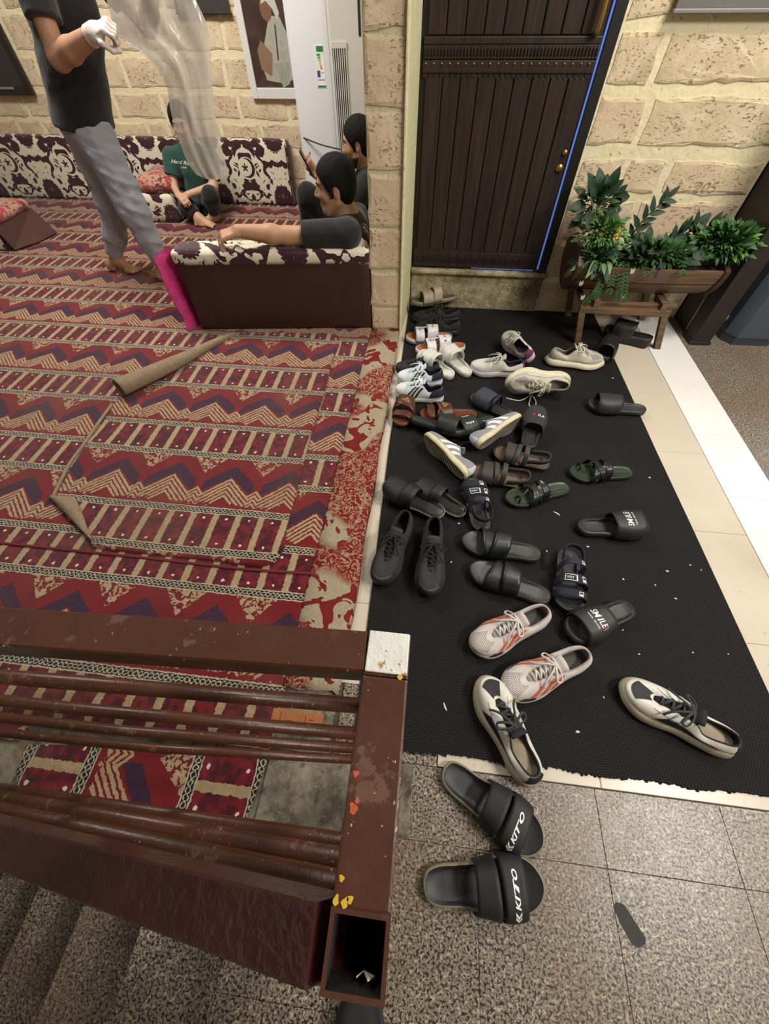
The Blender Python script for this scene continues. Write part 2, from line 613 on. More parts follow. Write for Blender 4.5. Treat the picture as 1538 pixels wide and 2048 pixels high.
for j in range(7):
    panel_piece('white_tile', 1.341, 1.56, wy[j] + G, wy[j + 1] - G, 0.002, 0.02, M_WHITE, floor)

# --- raised platform under the carpets, concrete ledge and stairs going down to the left
sbox('floor_platform', -5.3, -0.178, 0.052, 4.75, -0.1, 0.022, M_CONC)
sbox('floor_ledge', -5.3, -0.166, -0.125, 0.052, -0.5, -0.006, M_CONC)
stairs = thing('floor_stairs', None, None); tag(stairs, kind='structure')
M_GRAN_ST = M_GRANITE
for k in range(7):
    x1 = -0.34 - 0.27 * k
    z = -0.17 * (k + 1)
    v, f = box_vf(x1 - 0.285, x1, -1.6, -0.128, z - 0.03, z, 0.003)
    mk('stair_tread', v, f, M_GRAN_ST, stairs, smooth=False)
    v, f = box_vf(x1 - 0.02, x1 - 0.004, -1.6, -0.128, z, z + 0.15, 0)
    mk('stair_riser', v, f, M_GRAN_ST, stairs, smooth=False)
M_STPL = mortar_mat('lightblock_plaster', '8f8670', 'a89e86')  # plaster of the added light-blocking walls
sbox('wall_front_lightblock', -5.4, 3.3, -1.78, -1.62, -2.0, 2.8, M_STPL)  # unseen wall behind the camera, added to block ambient light
sbox('wall_left_lightblock', -5.4, -5.31, -1.62, 4.9, -2.0, 2.8, M_STPL)  # out of view, added to keep ambient light from coming in sideways
sbox('wall_stairwell', -5.3, -0.34, -0.1295, -0.125, -2.0, -0.02, M_CONC)


# --- walls of coral stone blocks in pale mortar
def stone_block(parent, x0, x1, z0, z1, y, depth=0.006):
    """irregular block facing -y, its front at y - depth"""
    pts = []
    def side(ax, ay, bx, by):
        n = max(3, int(math.hypot(bx - ax, by - ay) / 0.05))
        for i in range(n):
            t = i / n
            pts.append([ax + (bx - ax) * t, ay + (by - ay) * t])
    side(x0, z0, x1, z0); side(x1, z0, x1, z1); side(x1, z1, x0, z1); side(x0, z1, x0, z0)
    P = np.array(pts); c = P.mean(0)
    P += rng.normal(0, 0.0035, P.shape)
    k_ = np.arange(len(P)); P += np.stack([np.sin(k_ * .9 + x0 * 40), np.cos(k_ * .7 + z0 * 50)], 1) * .004
    n = len(P)
    V = [(p[0], y + 0.004, p[1]) for p in P]
    V += [(p[0], y - depth * .55, p[1]) for p in P]
    Q = c + (P - c) * (1 - 0.011 / max(0.02, min(x1 - x0, z1 - z0) / 2))
    V += [(p[0], y - depth + rng.normal(0, .0012), p[1]) for p in Q]
    F = grid_faces(3, n, False, True, flip=True)
    F.append(tuple(range(2 * n, 3 * n)))
    return mk('stone_block', V, F, M_STONE, parent, smooth=False)


def course(parent, y, x0, x1, z0, z1, joints, g=0.018):
    xs = [x0] + joints + [x1]
    for a, c in zip(xs[:-1], xs[1:]):
        stone_block(parent, a + (g if a != x0 else 0.006), c - (g if c != x1 else 0.006), z0, z1, y)


wall_door = thing('wall_door', None, None); tag(wall_door, kind='structure')
DY = 2.705
box('mortar_bed', 0.70, 1.605, DY, DY + 0.25, 0.0, 2.8, M_MORTAR, wall_door)
box('mortar_bed', -0.135, 0.70, DY, DY + 0.25, 0.0, 0.235, M_MORTAR, wall_door)
box('mortar_bed', -0.135, 0.70, DY, DY + 0.25, 2.3, 2.8, M_MORTAR, wall_door)
RW = [(0.0, 0.185, [1.02]), (0.215, 0.39, [0.93, 1.28]), (0.425, 0.60, [1.08]), (0.645, 0.765, [0.94, 1.15]), (0.828, 0.985, [0.94]), (1.032, 1.170, [0.905]),
      (1.215, 1.37, [1.10]), (1.41, 1.57, [0.95, 1.3]), (1.61, 1.77, [1.15]), (1.81, 1.97, [0.95])]
for z0, z1, js in RW: course(wall_door, DY, 0.712, 1.60, z0, z1, js, 0.02)
b = B('stained_stone_sill')
n_ = b.noise(16, 5, rough=.7)
c_ = b.mix(n_.step(.3, .7), hexc('7f735a'), hexc('b8ab8a')); c_ = b.mix(b.noise(5, 4).step(.48, .68) * .8, c_, hexc('574d3b')); c_ = b.mix(b.noise(90, 3).step(.6, .7), c_, hexc('cfc3a2'))
b.set(base=c_, rough=.9, spec=.2); b.bump(n_ + b.noise(90, 3), .7, .006)
M_SILL = b.m
box('sill_stone', -0.134, 0.70, DY - 0.022, DY + 0.02, 0.005, 0.225, M_SILL, wall_door, 0.006)
box('sill_ledge', -0.136, 0.715, DY - 0.05, DY + 0.03, 0.222, 0.242, M_SILL, wall_door, 0.006)

tv, tf = text_mesh('205', .15)
gq = yp(1412, 374, DY - .0075)
mk('scratched_number', [(gq[0] + p_[0] * .075, DY - .0075 - .0006 * math.sin(i_), gq[2] + p_[1] * .06) for i_, p_ in enumerate(tv)], tf, plain('scratch_shadow', 'a39273', .9), wall_door, False)

wall_part = thing('wall_partition', None, None); tag(wall_part, kind='structure')
V = [(-.345, 2.325, 0), (-.166, 2.325, 0), (-.137, 2.72, 0), (-.137, 4.9, 0), (-.345, 4.9, 0)]
V += [(p[0], p[1], 2.8) for p in V]
mk('mortar_bed', V, [(0, 1, 6, 5), (1, 2, 7, 6), (2, 3, 8, 7), (3, 4, 9, 8), (4, 0, 5, 9), (5, 6, 7, 8, 9)], M_PLASTER, wall_part, smooth=False)
for z0, z1 in ((.035, .155), (.175, .352), (.37, .555), (.572, .78), (.798, .978), (.996, 1.186), (1.205, 1.40), (1.42, 1.6), (1.62, 1.8)):
    stone_block(wall_part, -.344, -.172, z0, z1, 2.325, 0.006)
box('plaster_edge', -0.176, -0.164, 2.306, 2.33, 0.0, 2.8, M_MORTAR, wall_part, 0.003)

wall_back = thing('wall_back', None, None); tag(wall_back, kind='structure')
BY = 4.64
box('mortar_bed', -5.3, -0.345, BY, BY + 0.2, 0.0, 2.8, M_MORTAR, wall_back)
for z0, z1 in ((.02, .18), (.21, .38), (.42, .575), (.61, .752), (.797, .957), (1.0, 1.172), (1.21, 1.37), (1.41, 1.57), (1.61, 1.77)):
    xs = -5.28; js = []
    while True:
        xs += float(rng.choice([.2, .26, .44, .5, .38]))
        if xs > -.62: break
        js.append(xs)
    course(wall_back, BY, -5.28, -0.35, z0, z1, js, 0.017)

# --- rubber mat
def grid_slab(name, outline, z0, z1, mat, parent=None):
    n = len(outline)
    V = [(p[0], p[1], z1) for p in outline] + [(p[0], p[1], z0) for p in outline]
    F = [tuple(range(n)), tuple(range(n, 2 * n))[::-1]] + [(i, i + n, (i + 1) % n + n, (i + 1) % n) for i in range(n)]
    return mk(name, V, F, mat, parent, smooth=False)


edge = [(-0.135 + 1e-3 * rng.normal(), 2.69), (-0.145, 2.2)]
front = [(-0.11 + (1.15 + .11) * t + 0 * t, 0.090 + 0.003 * rng.normal() * (1 if i % 2 else .4) + .003 * math.sin(t * 31)) for i, t in enumerate(np.linspace(0, 1, 420))]
pts = [(1.05, 2.69), (0.99, 2.69), (-0.135, 2.69)]
ol = [(-0.136, 2.695), (-0.135, 1.3), (-0.118, 0.40), (-0.112, 0.098)] + front[1:-1] + [(1.150, 0.10), (1.148, 0.35), (1.132, 0.97), (1.118, 1.42), (1.102, 2.19), (1.09, 2.695)]
mat_o = grid_slab('rubber_mat', ol, 0.002, 0.008, M_RUBBER)
tag(mat_o, 'large black ribbed rubber mat with a frayed front edge under the shoes', 'mat')
MAT_Z = 0.008

# ================================================================== door with planks, carved bands and studs
M_DOOR = wood_mat('black_brown_door_wood', '241b17', '392c25', (26, 26, 2), .42)
M_DOORF = plain('black_door_frame', '15110f', .45, .2, 12)
M_BRASS = plain('tarnished_brass', 'b3914c', .35, .2, 60, .1, metal=.9)
b = B('blue_led_strip'); b.set(base=hexc('4c6fd0'), emit=hexc('5f80d8'), emits=0.55, rough=.5); M_LED = b.m
door = thing('door_1', None, None, (0, 0, 0)); tag(door, kind='structure')
DF = 2.700
box('door_leaf', -0.128, 0.640, DF, DF + 0.05, 0.255, 2.28, M_DOOR, door)


def planks(z0, z1, n):
    xs = np.linspace(-0.112, 0.622, n + 1)
    for a, c in zip(xs[:-1], xs[1:]):
        box('door_plank', a + .003, c - .003, DF - 0.012, DF + 0.002, z0, z1, M_DOOR, door, 0.0035)


planks(0.345, 1.045, 9)
planks(1.168, 2.2, 9)
for z0, z1, d in ((0.256, 0.338, .018), (1.058, 1.098, .02), (1.098, 1.142, .016), (1.142, 1.165, .02)):
    box('door_rail', -0.126, 0.638, DF - d, DF + .002, z0, z1, M_DOOR, door, 0.004)
notch = MB(); low = MB(); scal = MB()
for k in range(52):
    x = -0.118 + k * 0.0146
    notch.add(*box_vf(x, x + .008, DF - .023, DF - .014, 1.112, 1.134, .002))
    low.add(*box_vf(x, x + .008, DF - .024, DF - .016, .285, .315, .002))
    notch.add(*box_vf(x, x + .010, DF - .024, DF - .018, 1.1015, 1.1055, .001))
for zc, s in ((.343, 1), (1.052, -1)):
    for k in range(30):
        x = -0.112 + k * 0.0252
        vv, ff = lathe_vf([(.0001, -.004), (.0125, -.004), (.0125, .004), (.0001, .004)], 10)
        scal.add([(p[0] + x, DF - .010 + p[2], p[1] * .8 + zc) for p in vv], ff)
tag(notch.build('carved_notches', M_DOOR, door, False), kind='stuff')
tag(low.build('carved_notches', M_DOOR, door, False), kind='stuff')
tag(scal.build('scalloped_edge', M_DOOR, door, False), kind='stuff')
for k in range(21):
    vv, ff = lathe_vf([(.0001, .006), (.003, .005), (.0048, .002), (.005, -.002)], 10)
    mk('brass_stud', [(p[0] - .112 + k * .0362, DF - .020 - p[2], p[1] + 1.087) for p in vv], ff, M_BRASS, door)
box('door_frame', 0.650, 0.700, DF - 0.02, DF + 0.06, 0.24, 2.32, M_DOORF, door, .004)
box('door_frame', -0.137, -0.129, DF - 0.01, DF + 0.06, 0.24, 2.32, M_DOORF, door, .002)
box('blue_light_strip', 0.6425, 0.648, DF - 0.012, DF + 0.0, 0.258, 2.3, M_LED, door)
box('blue_light_strip', 0.24, 0.62, DF - 0.006, DF + 0.0, 0.2485, 0.2535, M_LED, door)
hp = yp(1118, 335, DF)
vv, ff = lathe_vf([(.0001, .006), (.016, .006), (.018, 0), (.018, -.01)], 16)
mk('lock_plate', [(p[0] + hp[0], DF - .016 - p[2], p[1] + hp[2]) for p in vv], ff, M_BRASS, door)
mk('lock_plate', [(p[0] * .7 + hp[0] + .006, DF - .016 - p[2], p[1] * .7 + hp[2] + .06) for p in vv], ff, M_BRASS, door)
tube('pull_handle', spline([(.60, DF - .01, 1.17), (.60, DF - .05, 1.185), (.601, DF - .052, 1.3), (.60, DF - .05, 1.42), (.60, DF - .01, 1.44)], 24), .011, M_BRASS, door, 10)

# ================================================================== carpets
def carpet_sheet(name, x0, x1, y0, y1, z, h, mat, amp=0.002, n=(60, 60)):
    xs = np.linspace(x0, x1, n[0]); ys = np.linspace(y0, y1, n[1])
    V = []
    for x in xs:
        for y in ys:
            e = min(1.0, 30 * min(x - x0, x1 - x, y - y0, y1 - y))
            V.append((x, y, z + amp * e * (math.sin(7 * x + 3 * y) + math.sin(5 * y - 4 * x + 1) + math.sin(11 * x + 9 * y))))
    nb = len(V)
    F = grid_faces(n[0], n[1])
    V += [(x0, y0, z - h), (x1, y0, z - h), (x1, y1, z - h), (x0, y1, z - h)]
    a = lambda i, j: i * n[1] + j
    F.append(tuple([nb, nb + 1] + [a(i, 0) for i in range(n[0] - 1, -1, -1)]))
    F.append(tuple([nb + 1, nb + 2] + [a(n[0] - 1, j) for j in range(n[1] - 1, -1, -1)]))
    return mk(name, V, F, mat)


c = carpet_sheet('carpet', -5.3, -0.342, 0.048, 4.62, 0.030, 0.010, M_CARPET, 0.0007)
tag(c, 'large red and purple patterned carpet covering the whole seating platform', 'carpet')
seam = tube('carpet_binding', [(-5.2, .600, .034), (-2, .600, .034), (-1.0, .596, .035), (-.6, .590, .035), (-.345, .600, .034)], .0055, plain('dark_red_binding', '6a1c20', .9), None, 6, .6)
tag(seam, 'thin dark red binding strip running along the carpet near the railing', 'carpet binding')
# loose rug with its curled left side
rug = thing('loose_rug', 'loose patterned rug with rolled corner lying on the carpet before the brown seat end', 'rug')
ol = [(-1.245, .648), (-1.17, .616), (-.78, .614), (-.5, .626), (-.493, .84), (-.503, 1.09), (-.513, 1.36), (-.515, 1.64), (-.528, 1.92), (-.545, 2.20), (-.80, 2.20), (-1.16, 2.175), (-1.20, 2.125), (-1.36, 1.83), (-1.53, 1.545), (-1.575, 1.46), (-1.563, 1.28), (-1.553, 1.135), (-1.535, .98), (-1.508, .82), (-1.40, .748)]
P = spline(ol, 150, True)
P[:, 0] += rng.normal(0, .0012, len(P)); P[:, 1] += rng.normal(0, .0012, len(P))
cc = np.array([-1.0, 1.35])
rings = [P, cc + (P - cc) * .985, cc + (P - cc) * .94, cc + (P - cc) * .6, cc + (P - cc) * .2]
zz = [.039, .0455, .0435, .042, .0415]
V = []
for R_, z_ in zip(rings, zz):
    for i, p in enumerate(R_): V.append((p[0], p[1], z_ + (0.004 * math.sin(i * .37) if z_ > .042 else 0)))
m = len(P)
V += [(p[0], p[1], .0325) for p in P]
F = []
for r_ in range(4): F += [(r_ * m + i, r_ * m + (i + 1) % m, (r_ + 1) * m + (i + 1) % m, (r_ + 1) * m + i) for i in range(m)]
F.append(tuple(range(4 * m, 5 * m)))
F += [(5 * m + i, 5 * m + (i + 1) % m, (i + 1) % m, i) for i in range(m)]
mk('rug_pile', V, F, M_RUG, rug)
# rolled edge
V = []; nu, nv = 40, 26
A0, A1 = np.array([-1.555, 1.50]), np.array([-1.175, 2.14])
ax = (A1 - A0) / np.linalg.norm(A1 - A0); pr_ = np.array([ax[1], -ax[0]])
for i in range(nu):
    t = i / (nu - 1)
    rad = .047 * (1 - t) ** .9 + .008
    for j in range(nv):
        a = -PI * .5 + j / (nv - 1) * PI * 1.75
        rr = rad * (1 - .30 * j / (nv - 1)) * (1 + .05 * math.sin(9 * t + j * .4))
        base = A0 + (A1 - A0) * t + pr_ * (-.012 + .01 * math.sin(5 * t))
        q = base + pr_ * (rr * math.cos(a) * -1.0 + .018)
        V.append((q[0], q[1], .040 + rad * .95 + rr * math.sin(a)))
F = grid_faces(nu, nv)
o = mk('rolled_edge', V, F, [M_BACKING], rug); o['label'] = 'rolled edge showing the beige backing'
md = o.modifiers.new('thickness', 'SOLIDIFY'); md.thickness = .006
# folded front corner
A, Bp, Cp = np.array([-1.512, .825]), gp(150, 996, .05)[:2], gp(186, 1082, .04)[:2]
V = []; nu, nv = 14, 10
for i in range(nu):
    t = i / (nu - 1)
    L_ = A + (Cp - A) * t
    R_ = A + (Bp - A) * min(1, t * 1.6) if t < .625 else Bp + (Cp - Bp) * (t - .625) / .375
    for j in range(nv):
        s = j / (nv - 1); q = L_ + (R_ - L_) * s
        V.append((q[0], q[1], .046 + .020 * math.sin(PI * s) * math.sin(PI * min(1, t * 1.1 + .02)) + .004))
o = mk('folded_corner', V, grid_faces(nu, nv, flip=True), M_BACKING, rug); o['label'] = 'folded corner showing the beige backing'
md = o.modifiers.new('thickness', 'SOLIDIFY'); md.thickness = .007
tube('frayed_edge', spline([(-1.51, .83, .046), (-1.545, 1.0, .05), (-1.556, 1.13, .048), (-1.567, 1.28, .05), (-1.58, 1.43, .046)], 40), .0085, M_BACKING, rug, 6, .8)
# worn runner on the step edge
V = []; ys = np.linspace(.212, 2.312, 60)
prof = [(-.352, .030), (-.346, .0375), (-.30, .039), (-.24, .0385), (-.196, .0375), (-.180, .034), (-.1735, .022), (-.172, .004)]
for y in ys:
    for k, (px_, pz_) in enumerate(prof):
        V.append((px_ + (.004 * math.sin(13 * y + k) if k > 5 else .0015 * math.sin(9 * y)), y + (.006 * math.sin(k * 2.1) if y in (ys[0], ys[-1]) else 0), pz_))
o = mk('edge_runner', V, grid_faces(60, len(prof), flip=True), M_STRIP)
tag(o, 'worn red and beige carpet runner along the platform edge beside the shoes', 'carpet')
md = o.modifiers.new('thickness', 'SOLIDIFY'); md.thickness = .004; md.offset = -1
# offcuts on the ledge under the railing
ol = [(-1.065, -.020), (-.70, .020), (-.35, .044), (-.358, -.04), (-.368, -.119), (-.50, -.121), (-.66, -.123), (-.85, -.122), (-1.02, -.120), (-1.05, -.08)]
o = grid_slab('carpet_offcut', ol, -.006, .004, M_SCRAP)
tag(o, 'carpet offcut with a cream chevron laid on the ledge under the railing', 'carpet')
o = grid_slab('carpet_offcut', [(-1.75, -.05), (-1.10, -.012), (-1.085, .03), (-1.75, .02)], -.006, .004, M_SCRAP)
tag(o, 'small carpet offcut at the far left of the ledge', 'carpet')
tube('cream_fringe', [(-1.0, .046, .026), (-.345, .05, .026)], .004, plain('cream_yarn', 'c9bb98', .95), c)
brick = thing('clay_brick', 'orange clay brick lying at the end of the worn runner behind the railing', 'brick')
M_CLAY = plain('orange_clay', 'a8683f', .9, .2, 30, .4)
box('brick_body', -.362, -.207, .098, .152, -.004, .034, M_CLAY, brick, .004)
for (a0, a1, b0, b1) in ((-.335, -.333, .105, .145), (-.315, -.295, .122, .124), (-.26, -.258, .106, .14), (-.25, -.235, .13, .132)):
    box('scratched_mark', a0, a1, b0, b1, .0335, .0345, plain('dark_scratch', '5a3826', .9), brick)

# ================================================================== railing at the head of the stairs
TX0, TX1, TZ = -0.029, 0.009, 0.96
rail = thing('stair_railing', 'brown painted steel railing with a white cap and an open post at the stairs', 'railing')


def box_post(name, x0, x1, y0, y1, z0, z1, t=.0028):
    a = [(x0, y0), (x1, y0), (x1, y1), (x0, y1)]; c_ = [(x0 + t, y0 + t), (x1 - t, y0 + t), (x1 - t, y1 - t), (x0 + t, y1 - t)]
    V = [(p[0], p[1], z0) for p in a] + [(p[0], p[1], z1) for p in a] + [(p[0], p[1], z1) for p in c_] + [(p[0], p[1], z0) for p in c_]
    F = []; fm = []
    for i in range(4):
        j = (i + 1) % 4
        F += [(i, j, j + 4, i + 4), (i + 4, j + 4, j + 8, i + 8), (i + 8, j + 8, j + 12, i + 12)]; fm += [0, 0, 1]
    F.append((12, 13, 14, 15)); fm.append(1)
    return mk(name, V, F, [M_PAINT, M_DARKHOLE], rail, False, fm)


box('post', TX0, TX1, .074, .112, 0.0, TZ - .001, M_PAINT, rail, .0015)
box_post('open_post', TX0, TX1, -.102, -.065, 0.0, TZ)
box('side_rail', TX0, TX1, -.0655, .0735, TZ - .038, TZ, M_PAINT, rail, .002)
b = B('chipped_white_paint')
n = b.noise(140, 4, rough=.7)
b.set(base=b.mix(n.gt(.60) * b.noise(45, 2).gt(.5), b.mix(b.noise(25, 3), hexc('c9c6c0'), hexc('e6e4df')), hexc('a88a52')), rough=.5); b.bump(n, .5, .003)
capw = box('white_cap', TX0 + .001, TX1 - .001, .0765, .1115, TZ - .002, TZ + .0012, b.m, rail, .0012)
capw['label'] = 'chipped white cap plate'
# top rail running to the left along the platform
def sloped_box(name, p0, p1, wy, hz, mat, parent, bev=.0025, seg=1):
    p0, p1 = np.array(p0, float), np.array(p1, float)
    V = []
    for k in range(seg + 1):
        c_ = p0 + (p1 - p0) * k / seg
        d = (p1 - p0) / np.linalg.norm(p1 - p0)
        sd = np.cross([0, 0, 1.0], d); sd /= np.linalg.norm(sd); up = np.cross(d, sd)
        for (a, e) in ((-1, -.9), (-.9, -1), (.9, -1), (1, -.9), (1, .9), (.9, 1), (-.9, 1), (-1, .9)):
            V.append(c_ + sd * a * wy / 2 + up * e * hz / 2)
    F = grid_faces(seg + 1, 8, False, True); F.append(tuple(range(8))); F.append(tuple(range(seg * 8, seg * 8 + 8))[::-1])
    return mk(name, V, F, mat, parent, False)


sloped_box('top_rail', (TX0 - .0005, .0935, TZ - .0195), (-1.6, .0265, TZ - .0195), .035, .038, M_PAINT, rail)
for z, y0, y1 in ((.70, .0885, .066), (.52, .070, .050), (.34, .060, .032), (.16, .049, .010)):
    sl = (y1 - y0) / .55
    tube('round_bar', [(TX0 - .0005 + .02, y0 + .001, z), (-.6, y0 + sl * .52, z), (-1.8, y0 + sl * 1.72 * .6, z)], .0105, M_PAINT, rail, 12)
d_ = np.array([-.866, -.045, -.5]); d_ /= np.linalg.norm(d_)
s0 = np.array([TX0 - .0005, -.0835, TZ - .021])
sloped_box('stair_rail', s0, s0 + d_ * 2.2, .037, .040, M_LUMPY, rail, seg=6)
for k, off in enumerate((.115, .225, .335)):
    q = s0 + np.array([.008, .006 + .004 * k, -off])
    tube('round_bar', [q, q + d_ * 2.2], .011, M_PAINT, rail, 12)
sp = [plain('splash_orange', 'b4502e', .5), plain('splash_yellow', 'cda52a', .5)]
for k, (u, v_, r_, mi) in enumerate(((712, 1548, .0028, 0), (706, 1617, .0040, 0), (714, 1600, .0022, 0), (800, 1352, .003, 1), (672, 1800, .0026, 1), (690, 1806, .003, 1), (700, 1800, .0026, 1), (683, 1757, .0022, 1))):
    q = gp(u, v_, TZ + .0003)
    r_ *= .72
    pts = [(q[0] + r_ * (1 + .35 * math.sin(3 * a + k)) * math.cos(a), q[1] + r_ * (1.3 + .3 * math.cos(2 * a + k)) * math.sin(a)) for a in np.linspace(0, 2 * PI, 13)[:-1]]
    pts = [(min(max(p[0], TX0 + .0005), TX1 - .0005), p[1]) for p in pts]
    n_ = len(pts)
    mk('paint_splash', [(p[0], p[1], TZ - .0002) for p in pts] + [(p[0], p[1], TZ + .0004) for p in pts], [tuple(range(n_, 2 * n_))] + [(i, (i + 1) % n_, (i + 1) % n_ + n_, i + n_) for i in range(n_)], sp[mi], rail, False)
pp = thing('torn_paper', 'small torn paper scrap caught inside the open railing post', 'paper')
M_PAPER = plain('old_paper', 'd9cbb0', .9)
V = [(-.006, -.0985, .93), (.000, -.0975, .935), (.002, -.0955, .945), (-.002, -.0945, .956), (-.005, -.0945, .942), (-.009, -.0955, .95)]
o = mk('scrap', V, [(0, 1, 2, 3, 4, 5)], M_PAPER, pp, False); o.modifiers.new('thickness', 'SOLIDIFY').thickness = .0008

# ================================================================== seating
def cushion_vf(x0, x1, y0, y1, z0, z1, r=.03, n=9, puff=.01):
    """rounded box cushion"""
    V, F = box_vf(-1, 1, -1, 1, -1, 1, 0)
    bm = bmesh.new(); bmesh.ops.create_cube(bm, size=2.0)
    bmesh.ops.subdivide_edges(bm, edges=bm.edges[:], cuts=n, use_grid_fill=True)
    hx, hy, hz = (x1 - x0) / 2, (y1 - y0) / 2, (z1 - z0) / 2
    out = []
    bm.verts.index_update()
    for v in bm.verts:
        p = np.array(v.co)
        # denser samples at the borders
        p = np.sign(p) * (1 - (1 - np.abs(p)) ** 1.6)
        q = p * np.array([hx, hy, hz])
        inn = np.array([hx - r, hy - r, hz - r]); cl = np.clip(q, -inn, inn)
        d = q - cl; L_ = np.linalg.norm(d)
        if L_ > 1e-6: q = cl + d / L_ * min(r, L_ if np.count_nonzero(np.abs(d) > 1e-6) == 1 else r)
        bulge = puff * (1 - p[0] ** 2) * (1 - p[2] ** 2) if abs(p[1]) > .95 else 0
        q[1] += math.copysign(bulge, p[1])
        if abs(p[2]) > .95: q[2] += math.copysign(puff * .6 * (1 - p[0] ** 4) * (1 - p[1] ** 2), p[2])
        out.append(q + np.array([(x0 + x1) / 2, (y0 + y1) / 2, (z0 + z1) / 2]))
    F = [[q.index for q in f.verts] for f in bm.faces]
    bm.free()
    return out, F


def back_cushion(x0, x1, label):
    t = thing('back_cushion', label, 'cushion', group='floral back cushions along the stone wall')
    hx = (x1 - x0) / 2
    V, F = cushion_vf(x0, x1, 4.50, 4.60, .034, .492, .022, 9, .012)
    V = [(p[0], p[1] + (p[2] - .034) * .05, p[2]) for p in V]
    # front and top floral, both ends maroon
    fm = []
    for f in F:
        cx_ = np.mean([V[i][0] for i in f])
        fm.append(1 if (cx_ < x0 + .014 or cx_ > x1 - .016) else 0)
    mk('cushion_body', V, F, [M_DAMASK, M_MAROON], t, True, fm)
    tube('piping', [(x1 - .012, 4.492, .05), (x1 - .012, 4.51, .47)], .006, M_MAROON, t)
    return t


back_cushion(-2.425, -1.395, 'floral maroon and cream back cushion ending beside the white air conditioner')
back_cushion(-3.46, -2.43, 'floral maroon and cream back cushion between the standing man and the green shirt')
back_cushion(-4.50, -3.465, 'floral maroon and cream back cushion at the far left of the wall')
back_cushion(-5.25, -4.505, 'floral maroon and cream back cushion cut off by the left photo edge')

M_BROWN = plain('brown_leatherette', '3a241c', .38, .15, 9, .12, 120, spec=.5)
end = thing('seat_end_panel', 'brown padded seat end with floral top under the resting arm', 'armrest', (0, 0, 0))
A_, B_ = np.array([-1.412, 2.195]), np.array([-.350, 2.318])
ex = (B_ - A_) / np.linalg.norm(B_ - A_); ey = np.array([-ex[1], ex[0]]); LL = np.linalg.norm(B_ - A_)
def to_end(V): return [(A_[0] + ex[0] * p[0] + ey[0] * p[1], A_[1] + ex[1] * p[0] + ey[1] * p[1], p[2]) for p in V]
V, F = cushion_vf(0, LL, 0, .13, .033, .405, .012, 8, -.006); mk('panel', to_end(V), F, M_BROWN, end)
V, F = cushion_vf(-.012, LL + .004, -.012, .15, .395, .470, .026, 11, .006)
M_DAMASK2 = damask_mat('floral_upholstery_top')
mk('top_pad', to_end(V), F, M_DAMASK2, end)
V, F = cushion_vf(LL - .14, LL - .004, .05, .2, .43, .53, .03, 6, .01)
mk('corner_cushion', to_end(V), F, M_DAMASK2, end)

arm = thing('armrest_cushion', 'square floral armrest cushion between the standing man and the green shirt', 'cushion')
V, F = cushion_vf(-2.66, -2.335, 3.95, 4.40, .034, .24, .03, 8, .01); mk('cushion_body', V, F, M_DAMASK2, arm)
b = B('red_floral_top')
nn = b.noise(22, 2, dist=1.2)
b.set(base=b.mix(nn.gt(.5), hexc('a9846c'), b.mix(b.noise(8, 2).gt(.5), hexc('6b2430'), hexc('9a2f38'))), rough=.9, sheen=.3); M_REDTOP = b.m
V, F = cushion_vf(-2.64, -2.32, 3.97, 4.40, .225, .345, .055, 8, .02); mk('top_pad', V, F, M_REDTOP, arm)
arm2 = thing('armrest_wedge', 'floral armrest wedge with brown flap at the left photo edge', 'cushion')
V, F = cushion_vf(-3.95, -3.47, 3.22, 3.62, .034, .215, .02, 8, .006); mk('cushion_body', V, F, M_DAMASK2, arm2)
V, F = cushion_vf(-3.97, -3.44, 3.20, 3.64, .205, .275, .03, 8, .012); mk('top_pad', V, F, M_REDTOP, arm2)
V = [(-3.465, 3.20, .20), (-3.46, 3.64, .205), (-3.33, 3.62, .036), (-3.355, 3.40, .036), (-3.44, 3.22, .04)]
o = mk('side_flap', V, [(0, 1, 2, 3, 4)], plain('brown_cloth', '4a2f28', .9), arm2, False); o.modifiers.new('thickness', 'SOLIDIFY').thickness = .01

# pink bag leaning on the seat end
b = B('pink_plastic'); b.set(base=b.mix(b.noise(14, 3), hexc('b02a66'), hexc('d8488a')), rough=.3, spec=.6); b.bump(b.noise(20, 4, dist=.6), .8, .01)
bag = thing('plastic_bag', 'bright pink plastic bag wedged against the left of the brown seat end', 'bag')
V = []; nu, nv = 14, 12
for sgn in (1, -1):
    for i in range(nu):
        for j in range(nv):
            t, s = i / (nu - 1), j / (nv - 1)
            th = (.016 * math.sin(PI * s) * (1 - .6 * t) + .002) * sgn
            cr = .004 * math.sin(17 * s + 9 * t) + .003 * math.sin(31 * t - 8 * s)
            V.append((-1.442 - .018 * t + th + cr + .004 - .055 * (1 - s), 2.165 + .20 * s + .006 * math.sin(7 * t), .034 + (.395 + .02 * math.sin(4 * s)) * t))
F = grid_faces(nu, nv) + [tuple(q + nu * nv for q in f[::-1]) for f in grid_faces(nu, nv)]
m = nu * nv
for i in range(nu - 1): F += [(i * nv, i * nv + m, (i + 1) * nv + m, (i + 1) * nv), (i * nv + nv - 1, (i + 1) * nv + nv - 1, (i + 1) * nv + nv - 1 + m, i * nv + nv - 1 + m)]
mk('bag_body', V, F, b.m, bag)
ln = MB()
for z0, z1, y0, y1 in ((.06, .37, 2.185, 2.1875), (.06, .37, 2.335, 2.3375), (.3675, .37, 2.185, 2.3375), (.06, .0625, 2.185, 2.3375)):
    lv, lf = box_vf(-1.468, -1.4675, y0, y1, z0, z1); ln.add([(q[0] - .055 * (1 - (q[1] - 2.165) / .2) - .018 * q[2], q[1], q[2]) for q in lv], lf)
ln.build('printed_lines', plain('pale_pink_print', 'd98fb4', .5), bag, False)

